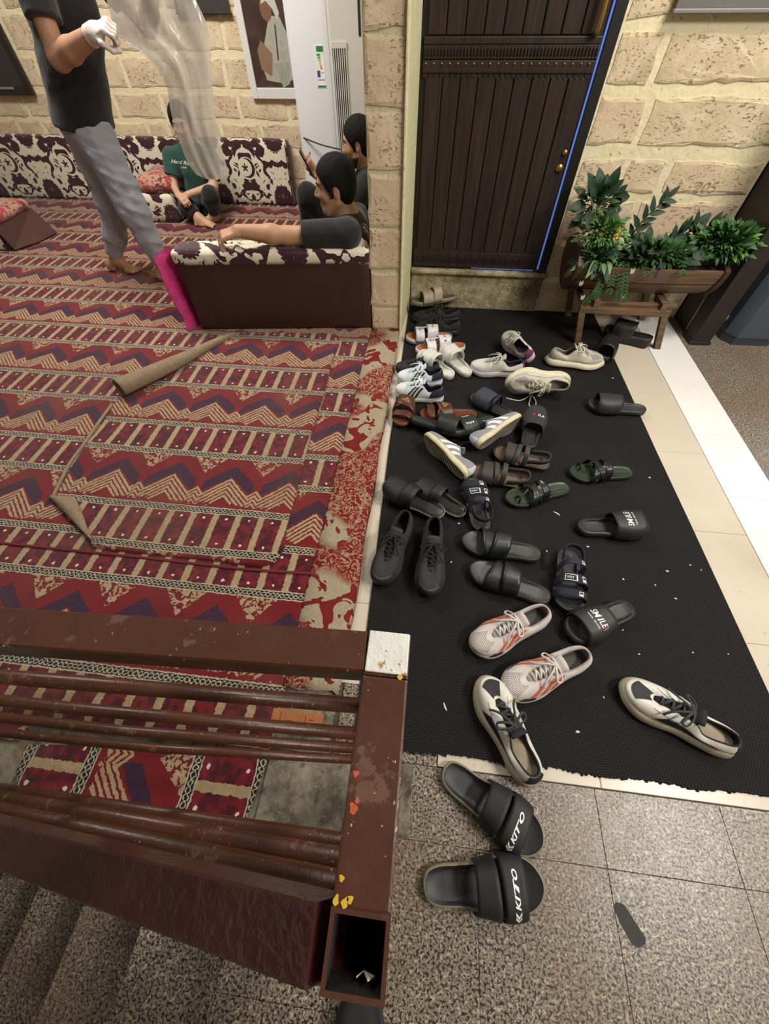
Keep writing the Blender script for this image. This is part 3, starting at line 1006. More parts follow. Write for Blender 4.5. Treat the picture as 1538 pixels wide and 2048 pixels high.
# ================================================================== air conditioner, cable, framed picture, boards
M_ACW = plain('white_plastic', 'dfe0e6', .3, .03, 3, .02)
M_ACG = plain('grey_white_plastic', 'cfcdca', .4, .04, 3, .02)
M_BLACK = plain('dark_slot', '18181a', .6, .2)
ac = thing('air_conditioner', 'tall white standing air conditioner by the back wall', 'air conditioner')
prof = spline([(-1.215, 4.60), (-1.225, 4.45), (-1.205, 4.385), (-1.08, 4.355), (-.95, 4.35), (-.905, 4.358)], 30)
back = [(-.905, 4.60)]
poly = [tuple(p) for p in prof] + back
n_ = len(poly)
mk('front_panel', [(p[0], p[1], .034) for p in poly] + [(p[0], p[1], 1.85) for p in poly], [(i, (i + 1) % n_, (i + 1) % n_ + n_, i + n_) for i in range(n_)] + [tuple(range(n_, 2 * n_))], M_ACW, ac, False)
poly = [(-.905, 4.362), (-.885, 4.358), (-.66, 4.41), (-.63, 4.44), (-.63, 4.60), (-.905, 4.60)]
n_ = len(poly)
mk('side_body', [(p[0], p[1], .034) for p in poly] + [(p[0], p[1], 1.85) for p in poly], [(i, (i + 1) % n_, (i + 1) % n_ + n_, i + n_) for i in range(n_)] + [tuple(range(n_, 2 * n_))], M_ACG, ac, False)
e0 = np.array([-.885, 4.358]); e1 = np.array([-.66, 4.41]); ev = (e1 - e0) / np.linalg.norm(e1 - e0); en = np.array([ev[1], -ev[0]])
def on_side(s0, s1, z0, z1, d0, d1):
    V = [];
    for z in (z0, z1):
        for (s, d) in ((s0, d0), (s1, d0), (s1, d1), (s0, d1)):
            p = e0 + ev * s + en * d; V.append((p[0], p[1], z))
    return V, [(0, 1, 5, 4), (1, 2, 6, 5), (2, 3, 7, 6), (3, 0, 4, 7), (4, 5, 6, 7), (0, 3, 2, 1)]
v, f = on_side(.004, .108, .40, 1.035, -.001, .0015); mk('vent_recess', v, f, M_BLACK, ac, False)
for k in range(7):
    v, f = on_side(.008 + k * .0155, .0155 + k * .0155, .41, 1.025, 0, .009); mk('vent_slat', v, f, M_ACG, ac, False)
v, f = on_side(.002, .112, 1.025, 1.055, 0, .010); mk('vent_frame', v, f, M_ACG, ac, False)
v, f = on_side(.205, .222, 1.08, 1.5, 0, .004); mk('display_strip', v, f, M_BLACK, ac, False)
lab = box('energy_label', -1.015, -.945, 4.3475, 4.3515, .83, 1.04, plain('label_paper', 'e6e7e4', .6), ac); lab['label'] = 'energy label sticker'
cols = ['1f7a4d', '3f9a4a', '8cbf4a', 'd9c23a', 'd98a35', 'c4452f']
mkb = lambda nm, x0, x1, z0, z1, hx: box(nm, x0, x1, 4.3468, 4.3474, z0, z1, plain('print_' + hx, hx, .6, .05), lab)
mkb('green_header', -1.0, -.948, 1.01, 1.037, '1f7a4d')
for k, hx in enumerate(cols): mkb('rating_bar', -1.0 + .004 * k, -.975 + .004 * k * .4, 1.0 - .013 * k - .009, 1.0 - .013 * k, hx)
mkb('blue_block', -1.008, -.985, .885, .918, '3a4a8a'); mkb('green_footer', -1.012, -.948, .832, .842, '1f7a4d'); mkb('grey_text', -1.005, -.955, .868, .874, '8a8f8c'); mkb('grey_text', -.978, -.955, .905, .909, '8a8f8c')
cab_ = tube('power_cable', spline([yp(604, 274, 4.40), yp(625, 283, 4.30), yp(655, 293, 4.24), yp(700, 299, 4.15), (-.52, 4.05, .60), (-.36, 4.0, .62)], 40), .0055, plain('dark_cable', '35343a', .5))
tag(cab_, 'thin dark cable hanging across the front of the air conditioner', 'cable')

M_FRAMEW = plain('white_frame', 'd9d7d3', .35, .05, 6, .03)
fr = thing('framed_photograph', 'white framed old photograph on the stone wall beside the air conditioner', 'picture frame')
X0, X1, Z0, Z1 = -1.655, -1.13, .735, 1.62; T = .055; FY = 4.602
box('frame_side', X0, X0 + T, FY, FY + .03, Z0, Z1, M_FRAMEW, fr, .006)
box('frame_side', X1 - T, X1, FY, FY + .03, Z0, Z1, M_FRAMEW, fr, .006)
box('frame_side', X0 + T, X1 - T, FY, FY + .03, Z0, Z0 + T + .01, M_FRAMEW, fr, .006)
box('frame_side', X0 + T, X1 - T, FY, FY + .03, Z1 - T, Z1, M_FRAMEW, fr, .006)
b = B('old_brown_photo'); b.set(base=b.mix(b.noise(9, 4), hexc('2a211f'), hexc('5a463c')), rough=.25)
pic = box('photo_print', X0 + T, X1 - T, FY + .014, FY + .02, Z0 + T, Z1 - T, b.m, fr)
def flat(name, pts, hx, k):
    n_ = len(pts); y = FY + .0135 - .0004 * k
    return mk(name, [(p[0], y, p[1]) for p in pts], [tuple(range(n_))], plain('photo_' + hx, hx, .4, .2, 40), pic, False)
flat('printed_robe', [(-1.50, .84), (-1.33, .82), (-1.26, .86), (-1.27, 1.06), (-1.32, 1.16), (-1.40, 1.17), (-1.47, 1.04), (-1.53, .96)], 'aaa79b', 0)
flat('printed_arm', [(-1.53, .90), (-1.45, .86), (-1.42, .98), (-1.50, 1.05), (-1.54, 1.0)], '8b6e58', 1)
flat('printed_face', [(-1.42 + .045 * math.cos(a), 1.20 + .06 * math.sin(a)) for a in np.linspace(0, 6, 14)], '7d5a46', 2)
flat('printed_headscarf', [(-1.45, 1.22), (-1.44, 1.27), (-1.40, 1.29), (-1.35, 1.27), (-1.32, 1.18), (-1.34, 1.14), (-1.37, 1.20), (-1.41, 1.235)], 'c6c2b6', 3)
flat('printed_vessel', [(-1.42, .93), (-1.30, .94), (-1.31, .82), (-1.37, .80)], '9aa08f', 4)
flat('printed_stripe', [(-1.385, .95), (-1.375, .95), (-1.36, 1.12), (-1.37, 1.13)], '4a4640', 5)

M_DK = plain('dark_board', '3a3532', .5, .15, 8)
bd = thing('dark_wall_board', 'dark framed board hanging on the stone wall at the far left', 'picture frame')
box('board', -4.9, -3.70, 4.598, 4.625, .80, 1.6, M_DK, bd)
box('frame_side', -3.70, -3.645, 4.59, 4.628, .745, 1.6, plain('black_brown_frame', '2a2321', .4), bd, .006)
box('frame_side', -4.9, -3.70, 4.59, 4.628, .745, .80, plain('black_brown_frame', '2a2321', .4), bd, .006)
box('metal_strip', -4.6, -3.80, 4.586, 4.590, .782, .796, plain('pale_metal', '9fb0c0', .3, metal=.6), bd)
bd = thing('wall_panel', 'dark grey panel bottom on the wall left of the framed photograph', 'panel')
box('panel_face', -2.12, -1.70, 4.60, 4.628, 1.185, 1.6, M_DK, bd, .004)
box('panel_rim', -2.13, -1.69, 4.597, 4.628, 1.175, 1.186, plain('black_brown_frame', '2a2321', .4), bd, .003)
bd = thing('notice_board', 'grey notice board bottom edge on the stone wall right of the door', 'board')
box('board_face', .885, 1.6, 2.668, 2.69, 1.232, 1.7, plain('grey_board', '6f6a66', .4, .08, 6), bd, .003)
box('board_rim', .88, 1.6, 2.662, 2.69, 1.222, 1.234, plain('grey_rim', '857f7a', .4, .08, 6), bd, .003)

# ================================================================== dark post and blue grey cabinet on the right
wp_ = thing('wooden_post', 'dark brown wooden post at the right end of the stone wall', 'post')
M_POST = plain('dark_brown_post', '2b2220', .5, .2, 8)
box('post_body', 1.60, 1.705, 2.385, 2.49, 0.0, 2.8, M_POST, wp_, .006)
box('post_plinth', 1.592, 1.712, 2.377, 2.498, 0.0, .02, M_POST, wp_, .004)
box('back_board', 1.612, 1.69, 2.49, 2.72, 0.0, 2.8, M_POST, wp_, .004)
tube('metal_rod', [(1.60, 2.50, .03), (1.598, 2.52, .30)], .004, plain('pale_rod', '8f8b85', .4), wp_)
cb = thing('metal_cabinet', 'tall blue grey cabinet with chamfered corners beside the dark post', 'cabinet')
M_CAB = plain('blue_grey_panel', '4b525c', .35, .06, 4, .03)
poly = [(1.80, 2.62), (1.80, 2.46), (1.845, 2.40), (2.05, 2.40), (2.09, 2.44), (2.45, 2.44), (2.45, 2.95), (1.80, 2.95)]
n_ = len(poly)
mk('cabinet_body', [(p[0], p[1], .045) for p in poly] + [(p[0], p[1], 1.7) for p in poly], [(i, (i + 1) % n_, (i + 1) % n_ + n_, i + n_) for i in range(n_)] + [tuple(range(n_, 2 * n_))], M_CAB, cb, False)
mk('cabinet_base', [(p[0] * .999 + .002, p[1] + .004, 0) for p in poly] + [(p[0] * .999 + .002, p[1] + .004, .046) for p in poly], [(i, (i + 1) % n_, (i + 1) % n_ + n_, i + n_) for i in range(n_)], plain('dark_blue_grey', '3a4049', .4), cb, False)
vv, ff = lathe_vf([(.0001, .004), (.008, .004), (.009, 0), (.009, -.004)], 12)
mk('white_clip', [(1.797 - p[2], 2.52 + p[0] * .8, .10 + p[1] * 2) for p in vv], ff, plain('white_clip', 'd5d5d5', .4), cb)
bw = sbox('wall_right', 1.70, 3.3, 2.96, 3.1, 0, 2.8, plain('dark_back_wall', '2b2a2d', .7))

# ================================================================== small litter on the mat and floor
lit = MB()
for (u, v_) in ((1113, 1028), (1094, 1102), (1176, 1093), (1245, 1260), (1278, 1308), (1457, 1308), (889, 1415), (1208, 1395), (918, 1047), (1185, 965), (1300, 955), (1226, 756), (1092, 652), (1380, 1130), (1402, 1140), (1335, 1142), (903, 1124), (1008, 1240), (1155, 1463), (1310, 1170), (1352, 1197), (1246, 1158), (1385, 1305)):
    q = gp(u, v_, MAT_Z); r_ = .0026 + .0022 * random.random()
    a = random.random() * 6
    V = [(q[0] + r_ * math.cos(a + t) * (1.8 if k % 2 else .7), q[1] + r_ * math.sin(a + t), MAT_Z + .0002) for k, t in enumerate((0, 1.2, 2.2, 3.4, 4.6))]
    V.append((q[0], q[1], MAT_Z + .002))
    lit.add(V, [(i, (i + 1) % 5, 5) for i in range(5)] + [(4, 3, 2, 1, 0)])
o = lit.build('paper_crumbs', plain('white_crumbs', 'd8d5cc', .9), None, False)
tag(o, 'tiny white crumbs and paper bits scattered over the rubber mat', 'crumbs', kind='stuff')
for k, (u, v_) in enumerate(((1113, 1028), (889, 1415))):
    q = gp(u, v_, MAT_Z)
    o = tube('paper_scrap', [(q[0] - .012, q[1] + .008, MAT_Z + .003), (q[0] + .002, q[1], MAT_Z + .004), (q[0] + .010, q[1] - .009, MAT_Z + .003)] if k == 0 else [(q[0] - .003, q[1] + .012, MAT_Z + .003), (q[0] + .001, q[1], MAT_Z + .003), (q[0] + .006, q[1] - .008, MAT_Z + .003)], .0025, plain('white_paper', 'e6e4de', .8), None, 5)
    tag(o, ['white paper twist on the mat between green sandal and lettered slide', 'white paper curl on the mat beside the railing'][k], 'paper')
o = grid_slab('dark_tape', [(.563, -.172), (.573, -.164), (.590, -.167), (.606, -.19), (.625, -.218), (.622, -.228), (.604, -.236), (.592, -.232), (.576, -.205)], .0002, .0012, plain('dark_tape', '35322f', .75, .15, 40))
tag(o, 'dark rectangular tape patch stuck on the granite floor', 'tape')

# ================================================================== footwear
OUT = [(-.5, 0), (-.465, .2), (-.36, .285), (-.2, .30), (-.02, .325), (.16, .41), (.32, .41), (.44, .27), (.5, .02), (.46, -.22), (.35, -.375), (.18, -.43), (0, -.36), (-.18, -.295), (-.36, -.28), (-.465, -.2)]
NO = 96
TH_TOE = 0.5


def outline(L, W, side=1, n=NO, grow=0.0, sharp=1.0):
    """closed foot outline, heel first; +y is the outer side for side=1"""
    P = spline(OUT, n, True) * np.array([L, W / .84])
    if grow:
        T = np.roll(P, -1, 0) - np.roll(P, 1, 0); T /= np.linalg.norm(T, axis=1)[:, None]
        P = P + np.stack([-T[:, 1], T[:, 0]], 1) * -(-grow)
    P[:, 1] *= side
    return P


def grow_pts(P, g):
    c = np.array([P[:, 0].mean(), 0]); T = np.roll(P, -1, 0) - np.roll(P, 1, 0); T /= np.linalg.norm(T, axis=1)[:, None] + 1e-9
    N = np.stack([T[:, 1], -T[:, 0]], 1)
    s = np.sign(((P - c) * N).sum(1).mean())
    return P + N * s * g


def halfwidths(P):
    """lateral reach of an outline at length x: returns f(x) -> (y_low, y_high)"""
    n = len(P); h = n // 2
    A = P[:h + 1]; C = np.vstack([P[h:], P[:1]])[::-1]
    ia, ic = np.argsort(A[:, 0]), np.argsort(C[:, 0])
    ax_, ay_, cx_, cy_ = A[ia, 0], A[ia, 1], C[ic, 0], C[ic, 1]
    def f(x):
        p, q = float(np.interp(x, ax_, ay_)), float(np.interp(x, cx_, cy_))
        return (min(p, q), max(p, q))
    return f


def loops_mesh(loops, cap_first=True, cap_last=True, flip=False):
    n = len(loops[0]); V = [tuple(p) for l in loops for p in l]
    F = grid_faces(len(loops), n, False, True, flip)
    if cap_first: F.append(tuple(range(n))[::-1] if flip else tuple(range(n)))
    if cap_last: F.append(tuple(range((len(loops) - 1) * n, len(loops) * n)) if flip else tuple(range((len(loops) - 1) * n, len(loops) * n))[::-1])
    return V, F


def z3(P, z):
    z = np.broadcast_to(np.asarray(z, float), (len(P),))
    return np.column_stack([P, z])


M_RUBSOLE = {}


def sole_mat(hx, rough=.6):
    return plain('sole_' + hx + str(rough), hx, rough, .15, 25, .25, 150)


def fab(hx, rough=.8, kind='fabric'):
    return plain(kind + '_' + hx, hx, rough, .12, 40, .4, 700 if kind == 'fabric' else 120)


def leath(hx, rough=.42):
    return plain('leather_' + hx, hx, rough, .15, 25, .2, 160)


class Upper:
    """upper of a shoe as a surface between the sole outline and the topline"""
    def __init__(s, L, W, side, hc, ht, zs_heel, zs_toe, spring=.012, toe_h=None, collar_dip=.74, vamp=.255):
        s.O = outline(L, W * .965, side)
        TL = [(-.455, 0, hc), (-.425, .14, hc * .99), (-.34, .2, hc * .90), (-.2, .215, hc * collar_dip), (-.07, .185, ht * .97), (.05, .135, ht * .90), (.14, .11, ht * .80), (vamp - .025, .075, ht * .69), (vamp, 0, ht * .65)]
        TL = TL + [(p[0], -p[1], p[2]) for p in TL[1:-1][::-1]]
        s.T = spline(TL, NO, True) * np.array([L, W / .84, 1]); s.T[:, 1] *= side
        x = s.O[:, 0] / L
        s.zs = zs_heel + (zs_toe - zs_heel) * np.clip((x + .5), 0, 1) + spring * np.clip((x - .25) / .25, 0, 1) ** 2
        th = np.arange(NO) / NO
        s.toe = np.exp(-((th - .5) / .12) ** 2)
        s.heel = np.exp(-(np.minimum(th, 1 - th) / .10) ** 2)
        s.L, s.W = L, W
    def ring(s, t):
        pa = 1.35 + .75 * s.toe - .15 * s.heel
        pb = 1.15 + 1.15 * s.toe - .05 * s.heel
        a = t ** pa; b = 1 - (1 - t) ** pb
        P = s.O + (s.T[:, :2] - s.O) * a[:, None] if isinstance(a, np.ndarray) else None
        bulge = .006 * np.sin(PI * t) * (1 - s.heel * .4)
        P = grow_pts(P, 0) + (s.O - s.T[:, :2]) / (np.linalg.norm(s.O - s.T[:, :2], axis=1)[:, None] + 1e-6) * bulge[:, None]
        z = s.zs + (s.T[:, 2] - s.zs) * b
        return np.column_stack([P, z])
    def grid(s, nt=13):
        return np.array([s.ring(t) for t in np.linspace(0, 1, nt)])     # nt x NO x 3
    def at(s, th, t, off=0.0):
        """point on the surface"""
        def p(th_, t_):
            t_ = min(max(t_, 0), 1); r = s._ring(round(t_, 3)); k = (th_ % 1) * NO; i = int(k); f = k - i
            return r[i % NO] * (1 - f) + r[(i + 1) % NO] * f
        q = p(th, t)
        if off:
            e = .01
            du = p(th + e, t) - p(th - e, t); dv = p(th, t + .02) - p(th, t - .02)
            nrm = np.cross(du, dv); nrm /= np.linalg.norm(nrm) + 1e-9
            c = np.array([q[0] * .9, 0, s.zs.mean()])
            if nrm @ (q - c) < 0: nrm = -nrm
            q = q + nrm * off
        return q
    def _ring(s, t):
        if not hasattr(s, '_c'): s._c = {}
        if t not in s._c: s._c[t] = s.ring(t)
        return s._c[t]
    def patch(s, corners, nu=8, nv=6, off=.0012):
        """four corners in (theta, t)"""
        (a, b_), (c, d), (e, f), (g, h) = corners
        V = []
        for i in range(nu):
            u = i / (nu - 1)
            for j in range(nv):
                v = j / (nv - 1)
                th = (a * (1 - u) + c * u) * (1 - v) + (g * (1 - u) + e * u) * v
                t = (b_ * (1 - u) + d * u) * (1 - v) + (h * (1 - u) + f * u) * v
                V.append(s.at(th, t, off))
        return V, grid_faces(nu, nv)


def sneaker(t, L, W, side, upper, sole, lining='1c1c1e', laces=None, lace_n=5, hc=.078, ht=.098, zh=.034, zt=.022, tongue=None, stripes=None, toe=None, heel=None, overlays=(), outsole=None,
            bow=True, insole=None, chunky=0.0, spring=.012, collar_dip=.74, sole_line=None, untied=False, mat_kind=fab):
    U = Upper(L, W, side, hc, ht, zh, zt, spring, collar_dip=collar_dip)
    umat = mat_kind(upper)
    G_ = U.grid(13)
    V = G_.reshape(-1, 3); F = grid_faces(13, NO, False, True)
    mk('upper', V, F, umat, t)
    # lining with rounded collar
    T3 = U.T; Tin = grow_pts(T3[:, :2], -.0035); Tin2 = grow_pts(T3[:, :2], -.006)
    Oin = grow_pts(U.O, -.007)
    l1 = np.column_stack([Tin, T3[:, 2] + .0022]); l2 = np.column_stack([Tin2, T3[:, 2] - .002])
    mid = Oin * .55 + Tin2 * .45
    l3 = np.column_stack([mid, (T3[:, 2] + U.zs) / 2]); l4 = np.column_stack([Oin * .96, U.zs + .004])
    V, F = loops_mesh([T3, l1, l2, l3, l4], False, False)
    mk('lining', V, F, fab(lining), t)
    V, F = loops_mesh([np.column_stack([Oin * .98, U.zs + .004]), np.column_stack([Oin * .5, U.zs + .006])], False, True, True)
    mk('insole', V, F, fab(insole or lining), t)
    # sole
    S0 = outline(L, W, side); x = S0[:, 0] / L
    lift = spring * np.clip((x - .25) / .25, 0, 1) ** 2 + .004 * np.clip((-x - .42) / .08, 0, 1) ** 2
    arch = .004 * np.exp(-((x + .02) / .12) ** 2)
    wave = 1 + chunky * .35 * np.sin(np.arange(NO) / NO * 2 * PI * 7)
    g = .0015 + chunky * .006
    top = U.zs + .003
    lp = [np.column_stack([grow_pts(S0, -.006), lift + arch]), np.column_stack([grow_pts(S0, g * .6), lift + arch * .6 + .004]), np.column_stack([grow_pts(S0, g * 1.6) * 1.0, lift * .6 + top * .42]),
          np.column_stack([grow_pts(S0, g * wave * .9 if False else g), lift * .3 + top * .8]), np.column_stack([grow_pts(S0, -.0005), top]), np.column_stack([grow_pts(S0, -.006), top - .001])]
    if chunky:
        k = 1 + .5 * np.sin(np.arange(NO) / NO * 2 * PI * 6 + 1)
        lp[2][:, :2] += (grow_pts(S0, .005 * chunky) - S0) * k[:, None]; lp[1][:, :2] += (grow_pts(S0, .003 * chunky) - S0) * (2 - k)[:, None]
    V, F = loops_mesh(lp, False, False)
    mk('midsole', V, F, sole_mat(sole), t)
    V, F = loops_mesh([np.column_stack([grow_pts(S0, -.0055), lift + arch - .0012]), np.column_stack([S0 * .7, lift * .3 + .001])], False, True)
    os_ = mk('outsole', V, F, outsole_mat(outsole or sole), t)
    if sole_line:
        lw = np.column_stack([grow_pts(S0, g + .0008), lift * .5 + top * .55])
        v, f = tube_vf(np.vstack([lw, lw[:1]]), .0013, 5, False); mk('sole_line', v, f, sole_mat(sole_line), t)
    # tongue
    tm = fab(tongue or upper)
    xs = np.linspace(.255, -.115, 12); V = []
    for i, xx in enumerate(xs):
        q = i / 11
        j = int(np.argmin(np.abs(U.T[:NO // 2, 0] / L - xx) + 10 * (U.T[:NO // 2, 0] / L < -.2)))
        zz_ = U.T[j, 2] - .003 if xx > -.06 else ht * 1.0 + (-.06 - xx) * L * .9
        hw = W * (.13 + .09 * q)
        for k in range(7):
            s_ = k / 6 * 2 - 1
            V.append((xx * L, s_ * hw, zz_ + .006 * (1 - s_ * s_) - .004))
    o = mk('tongue', V, grid_faces(12, 7), tm, t); o.modifiers.new('thickness', 'SOLIDIFY').thickness = .004
    # laces
    if laces:
        lm = fab(laces)
        rows = np.linspace(.205, -.035, lace_n)
        lac = MB()
        E = []
        for xx in rows:
            hw = W * (.115 + .10 * (.205 - xx) / .24); zt_ = np.interp(-xx, [-.255, -.14, -.05, .07], [ht * .65, ht * .80, ht * .90, ht * .97]) + .0035
            E.append((xx * L, hw, zt_))
        def lace(p, q, h=.007):
            m_ = (np.array(p) + np.array(q)) / 2 + [0, 0, h]
            v, f = tube_vf(spline([p, m_, q], 9), .0038, 6, True, .6); mk('lace', v, f, lm, t)
        for i, (xx, hw, z_) in enumerate(E):
            lace((xx, hw, z_), (xx, -hw, z_))
            if i + 1 < len(E):
                lace((xx, hw, z_ + .001), (E[i + 1][0], -E[i + 1][1], E[i + 1][2] + .001), .008)
        cx_, cz_ = E[-1][0] + .006, E[-1][2] + .010
        if bow:
            for sg in (1, -1):
                lp_ = spline([(cx_, 0, cz_), (cx_ + .012, sg * .018, cz_ + .008), (cx_ + .02, sg * .040, cz_ - .004), (cx_ + .006, sg * .043, cz_ - .008), (cx_ - .002, sg * .02, cz_ + .004), (cx_, 0, cz_)], 26)
                v, f = tube_vf(lp_, .0035, 6, True, .6); mk('lace_loop', v, f, lm, t)
                lp_ = spline([(cx_, 0, cz_), (cx_ + .02, sg * .012, cz_ + .004), (cx_ + .045, sg * .026, cz_ - .008), (cx_ + .058, sg * .040, cz_ - .024)], 16)
                v, f = tube_vf(lp_, .0035, 6, True, .6); mk('lace_end', v, f, lm, t)
            v, f = lathe_vf([(.0001, -.005), (.005, -.004), (.006, 0), (.005, .004), (.0001, .005)], 8); mk('lace_knot', [(p[0] + cx_, p[1], p[2] + cz_) for p in v], f, lm, t)
    # side stripes: theta 0.25 is mid outer side, 0.75 mid inner side
    if stripes:
        hx, th0, n_, wd, gap = stripes[:5]; tt = stripes[5] if len(stripes) > 5 else .86; tb = stripes[6] if len(stripes) > 6 else .06
        for sgn in (0, 1):
            for k in range(n_):
                a = th0 + k * (wd + gap)
                c = [(a, tb), (a + wd, tb), (a + wd - .03, tt), (a - .03, tt)]
                if sgn: c = [(1 - p, q) for p, q in c]
                v, f = U.patch(c, 4, 9, .0014); mk('stripe', v, f, fab(hx, .6), t)
    if toe:
        v, f = U.patch([(.36, .0), (.64, .0), (.60, .40), (.40, .40)], 20, 8, .0015); mk('toe_cap', v, f, fab(toe), t)
    if heel:
        v, f = U.patch([(-.075, .05), (.075, .05), (.055, 1.0), (-.055, 1.0)], 10, 10, .0018); mk('heel_tab', v, f, fab(heel), t)
    for nm, hx, c in overlays:
        for m_ in ((0, 1) if nm[0] != '1' else (0,)):
            cc_ = [(1 - p, q) for p, q in c] if m_ else c
            v, f = U.patch(cc_, 14, 9, .0020); mk(nm.lstrip('1'), v, f, fab(hx, .6), t)
    return U


def outsole_mat(hx):
    nm = 'tread_' + hx
    if nm in _plain: return _plain[nm]
    b = B(nm); x, y, z = b.xyz()
    w_ = ((x + (y * 60).sin() * .006) * 520).sin()
    c = hexc(hx)
    b.set(base=b.mix(w_.step(-.5, .5), tuple(q * .42 for q in c), tuple(q * .85 for q in c)), rough=.7); b.bump(w_, .8, .004)
    _plain[nm] = b.m
    return b.m


def footbed(t, L, W, side, h, bed, rim, heel_lift=0.0, cup=.006, names=('sole', 'footbed'), rim_w=.006, spring=.008, rough=.55, edge=None):
    """slide or sandal sole with a slightly dished bed"""
    S0 = outline(L, W, side); x = S0[:, 0] / L
    lift = spring * np.clip((x - .2) / .3, 0, 1) ** 2
    hh = h + heel_lift * np.clip(-x + .1, 0, .6) / .6
    lp = [np.column_stack([grow_pts(S0, -.006), lift]), np.column_stack([grow_pts(S0, .0), lift + .004]), np.column_stack([grow_pts(S0, .0015), lift * .8 + hh * .6]), np.column_stack([grow_pts(S0, 0), lift + hh]), np.column_stack([grow_pts(S0, -rim_w), lift + hh + .001])]
    V, F = loops_mesh(lp, True, False); mk(names[0], V, F, sole_mat(rim, rough), t)
    if edge:
        lw = np.column_stack([grow_pts(S0, .0012), lift + hh * .86]); v, f = tube_vf(np.vstack([lw, lw[:1]]), .003, 6, False); mk('welt', v, f, sole_mat(edge), t)
    lp = [np.column_stack([grow_pts(S0, -rim_w), lift + hh + .001]), np.column_stack([grow_pts(S0, -rim_w - .006), lift + hh - cup * .4]), np.column_stack([S0 * .72, lift * .6 + hh - cup]), np.column_stack([S0 * .35, lift * .1 + hh - cup * .9])]
    V, F = loops_mesh(lp, False, True); mk(names[1], V, F, bed if not isinstance(bed, str) else leath(bed, rough), t)
    return S0, (lambda xx: float(h + heel_lift * np.clip(-xx / L + .1, 0, .6) / .6 + spring * np.clip((xx / L - .2) / .3, 0, 1) ** 2))


class Band:
    """strap arching over a footbed; front/back edges at both ends given as x/L"""
    def __init__(s, S0, hz, L, side, fo, bo, fi, bi, rise=.045, zb=-.010, pw=.62, lean=0.0, out=.003):
        s.hw = halfwidths(S0); s.L = L; s.side = side
        s.k = (fo, bo, fi, bi); s.rise = rise; s.zb = zb; s.hz = hz; s.pw = pw; s.lean = lean; s.out = out
    def at(s, u, v, off=0.0):
        """u: 0 outer side .. 1 inner side, v: 0 front edge .. 1 back edge"""
        fo, bo, fi, bi = s.k
        x = ((fo + (bo - fo) * v) * (1 - u) + (fi + (bi - fi) * v) * u) * s.L
        lo, hi = s.hw(np.clip(x, -.495 * s.L, .495 * s.L))
        yo, yi = (hi, lo) if s.side > 0 else (lo, hi)
        so = math.copysign(s.out, yo); si = math.copysign(s.out, yi)
        # sides climb first, then arch over
        c = math.cos(PI * u); q = math.sin(PI * u)
        yy = (yo + so + yi + si) / 2 + (yo + so - yi - si) / 2 * math.copysign(abs(c) ** .72, c)
        rise = s.rise * (1 + s.lean * (v - .5))
        z = s.hz(x) + s.zb + (rise - s.zb) * q ** s.pw
        p = np.array([x, yy, z])
        if off:
            e = 1e-3
            nrm = np.cross(s.at(min(u + e, 1), v) - s.at(max(u - e, 0), v), s.at(u, min(v + e, 1)) - s.at(u, max(v - e, 0)))
            nrm /= np.linalg.norm(nrm) + 1e-9
            ctr = np.array([x, (yo + yi) / 2, s.hz(x)])
            if nrm @ (p - ctr) < 0: nrm = -nrm
            p = p + nrm * off
        return p
    def mesh(s, name, mat, parent, th=.0032, nu=27, nv=7, base=0.0):
        us = np.linspace(0, 1, nu); vs = np.linspace(0, 1, nv)
        A = [s.at(u, v, base + th) for u in us for v in vs]; Bm = [s.at(u, v, base + 1e-4) for u in us for v in vs]
        F = grid_faces(nu, nv); m = nu * nv
        F = F + [tuple(q + m for q in f[::-1]) for f in F]
        for i in range(nu - 1): F += [(i * nv, i * nv + m, (i + 1) * nv + m, (i + 1) * nv), (i * nv + nv - 1, (i + 1) * nv + nv - 1, (i + 1) * nv + nv - 1 + m, i * nv + nv - 1 + m)]
        for j in range(nv - 1): F += [(j, j + 1, j + 1 + m, j + m), ((nu - 1) * nv + j, (nu - 1) * nv + j + m, (nu - 1) * nv + j + 1 + m, (nu - 1) * nv + j + 1)]
        o = mk(name, A + Bm, F, mat, parent); s.th = th + base
        return o
    def print(s, name, V2, F, mat, parent, u0, v0, su, sv, rot=0, off=.0006):
        """flat artwork V2 (2D) placed on the strap; text x runs along u, y along -v"""
        c, q = math.cos(rot), math.sin(rot)
        P = []
        sd = 1 if s.side > 0 else -1
        for (a, d) in V2:
            x_, y_ = a * c - d * q, a * q + d * c
            P.append(s.at(min(max(u0 + sd * x_ * su, 0), 1), min(max(v0 - y_ * sv, -.2), 1.2), s.th + off))
        return mk(name, P, F, mat, parent, False)


def rect2(w, h, n=5):
    V = [(-w / 2 + w * i / n, y) for y in (-h / 2, h / 2) for i in range(n + 1)]
    return np.array(V), [(i, i + 1, i + n + 2, i + n + 1) for i in range(n)]


def frame2(w, h, t):
    V = []; F = []
    for (cx_, cy_, a, d) in ((0, h / 2 - t / 2, w, t), (0, -h / 2 + t / 2, w, t), (-w / 2 + t / 2, 0, t, h), (w / 2 - t / 2, 0, t, h)):
        v, f = rect2(a, d, 3); n_ = len(V); V += [(p[0] + cx_, p[1] + cy_) for p in v]; F += [tuple(i + n_ for i in q) for q in f]
    return np.array(V), F


M_PRINT = plain('white_print', 'e8e8e4', .5, .05)
M_PRINTR = plain('red_print', 'c0392f', .5, .05)


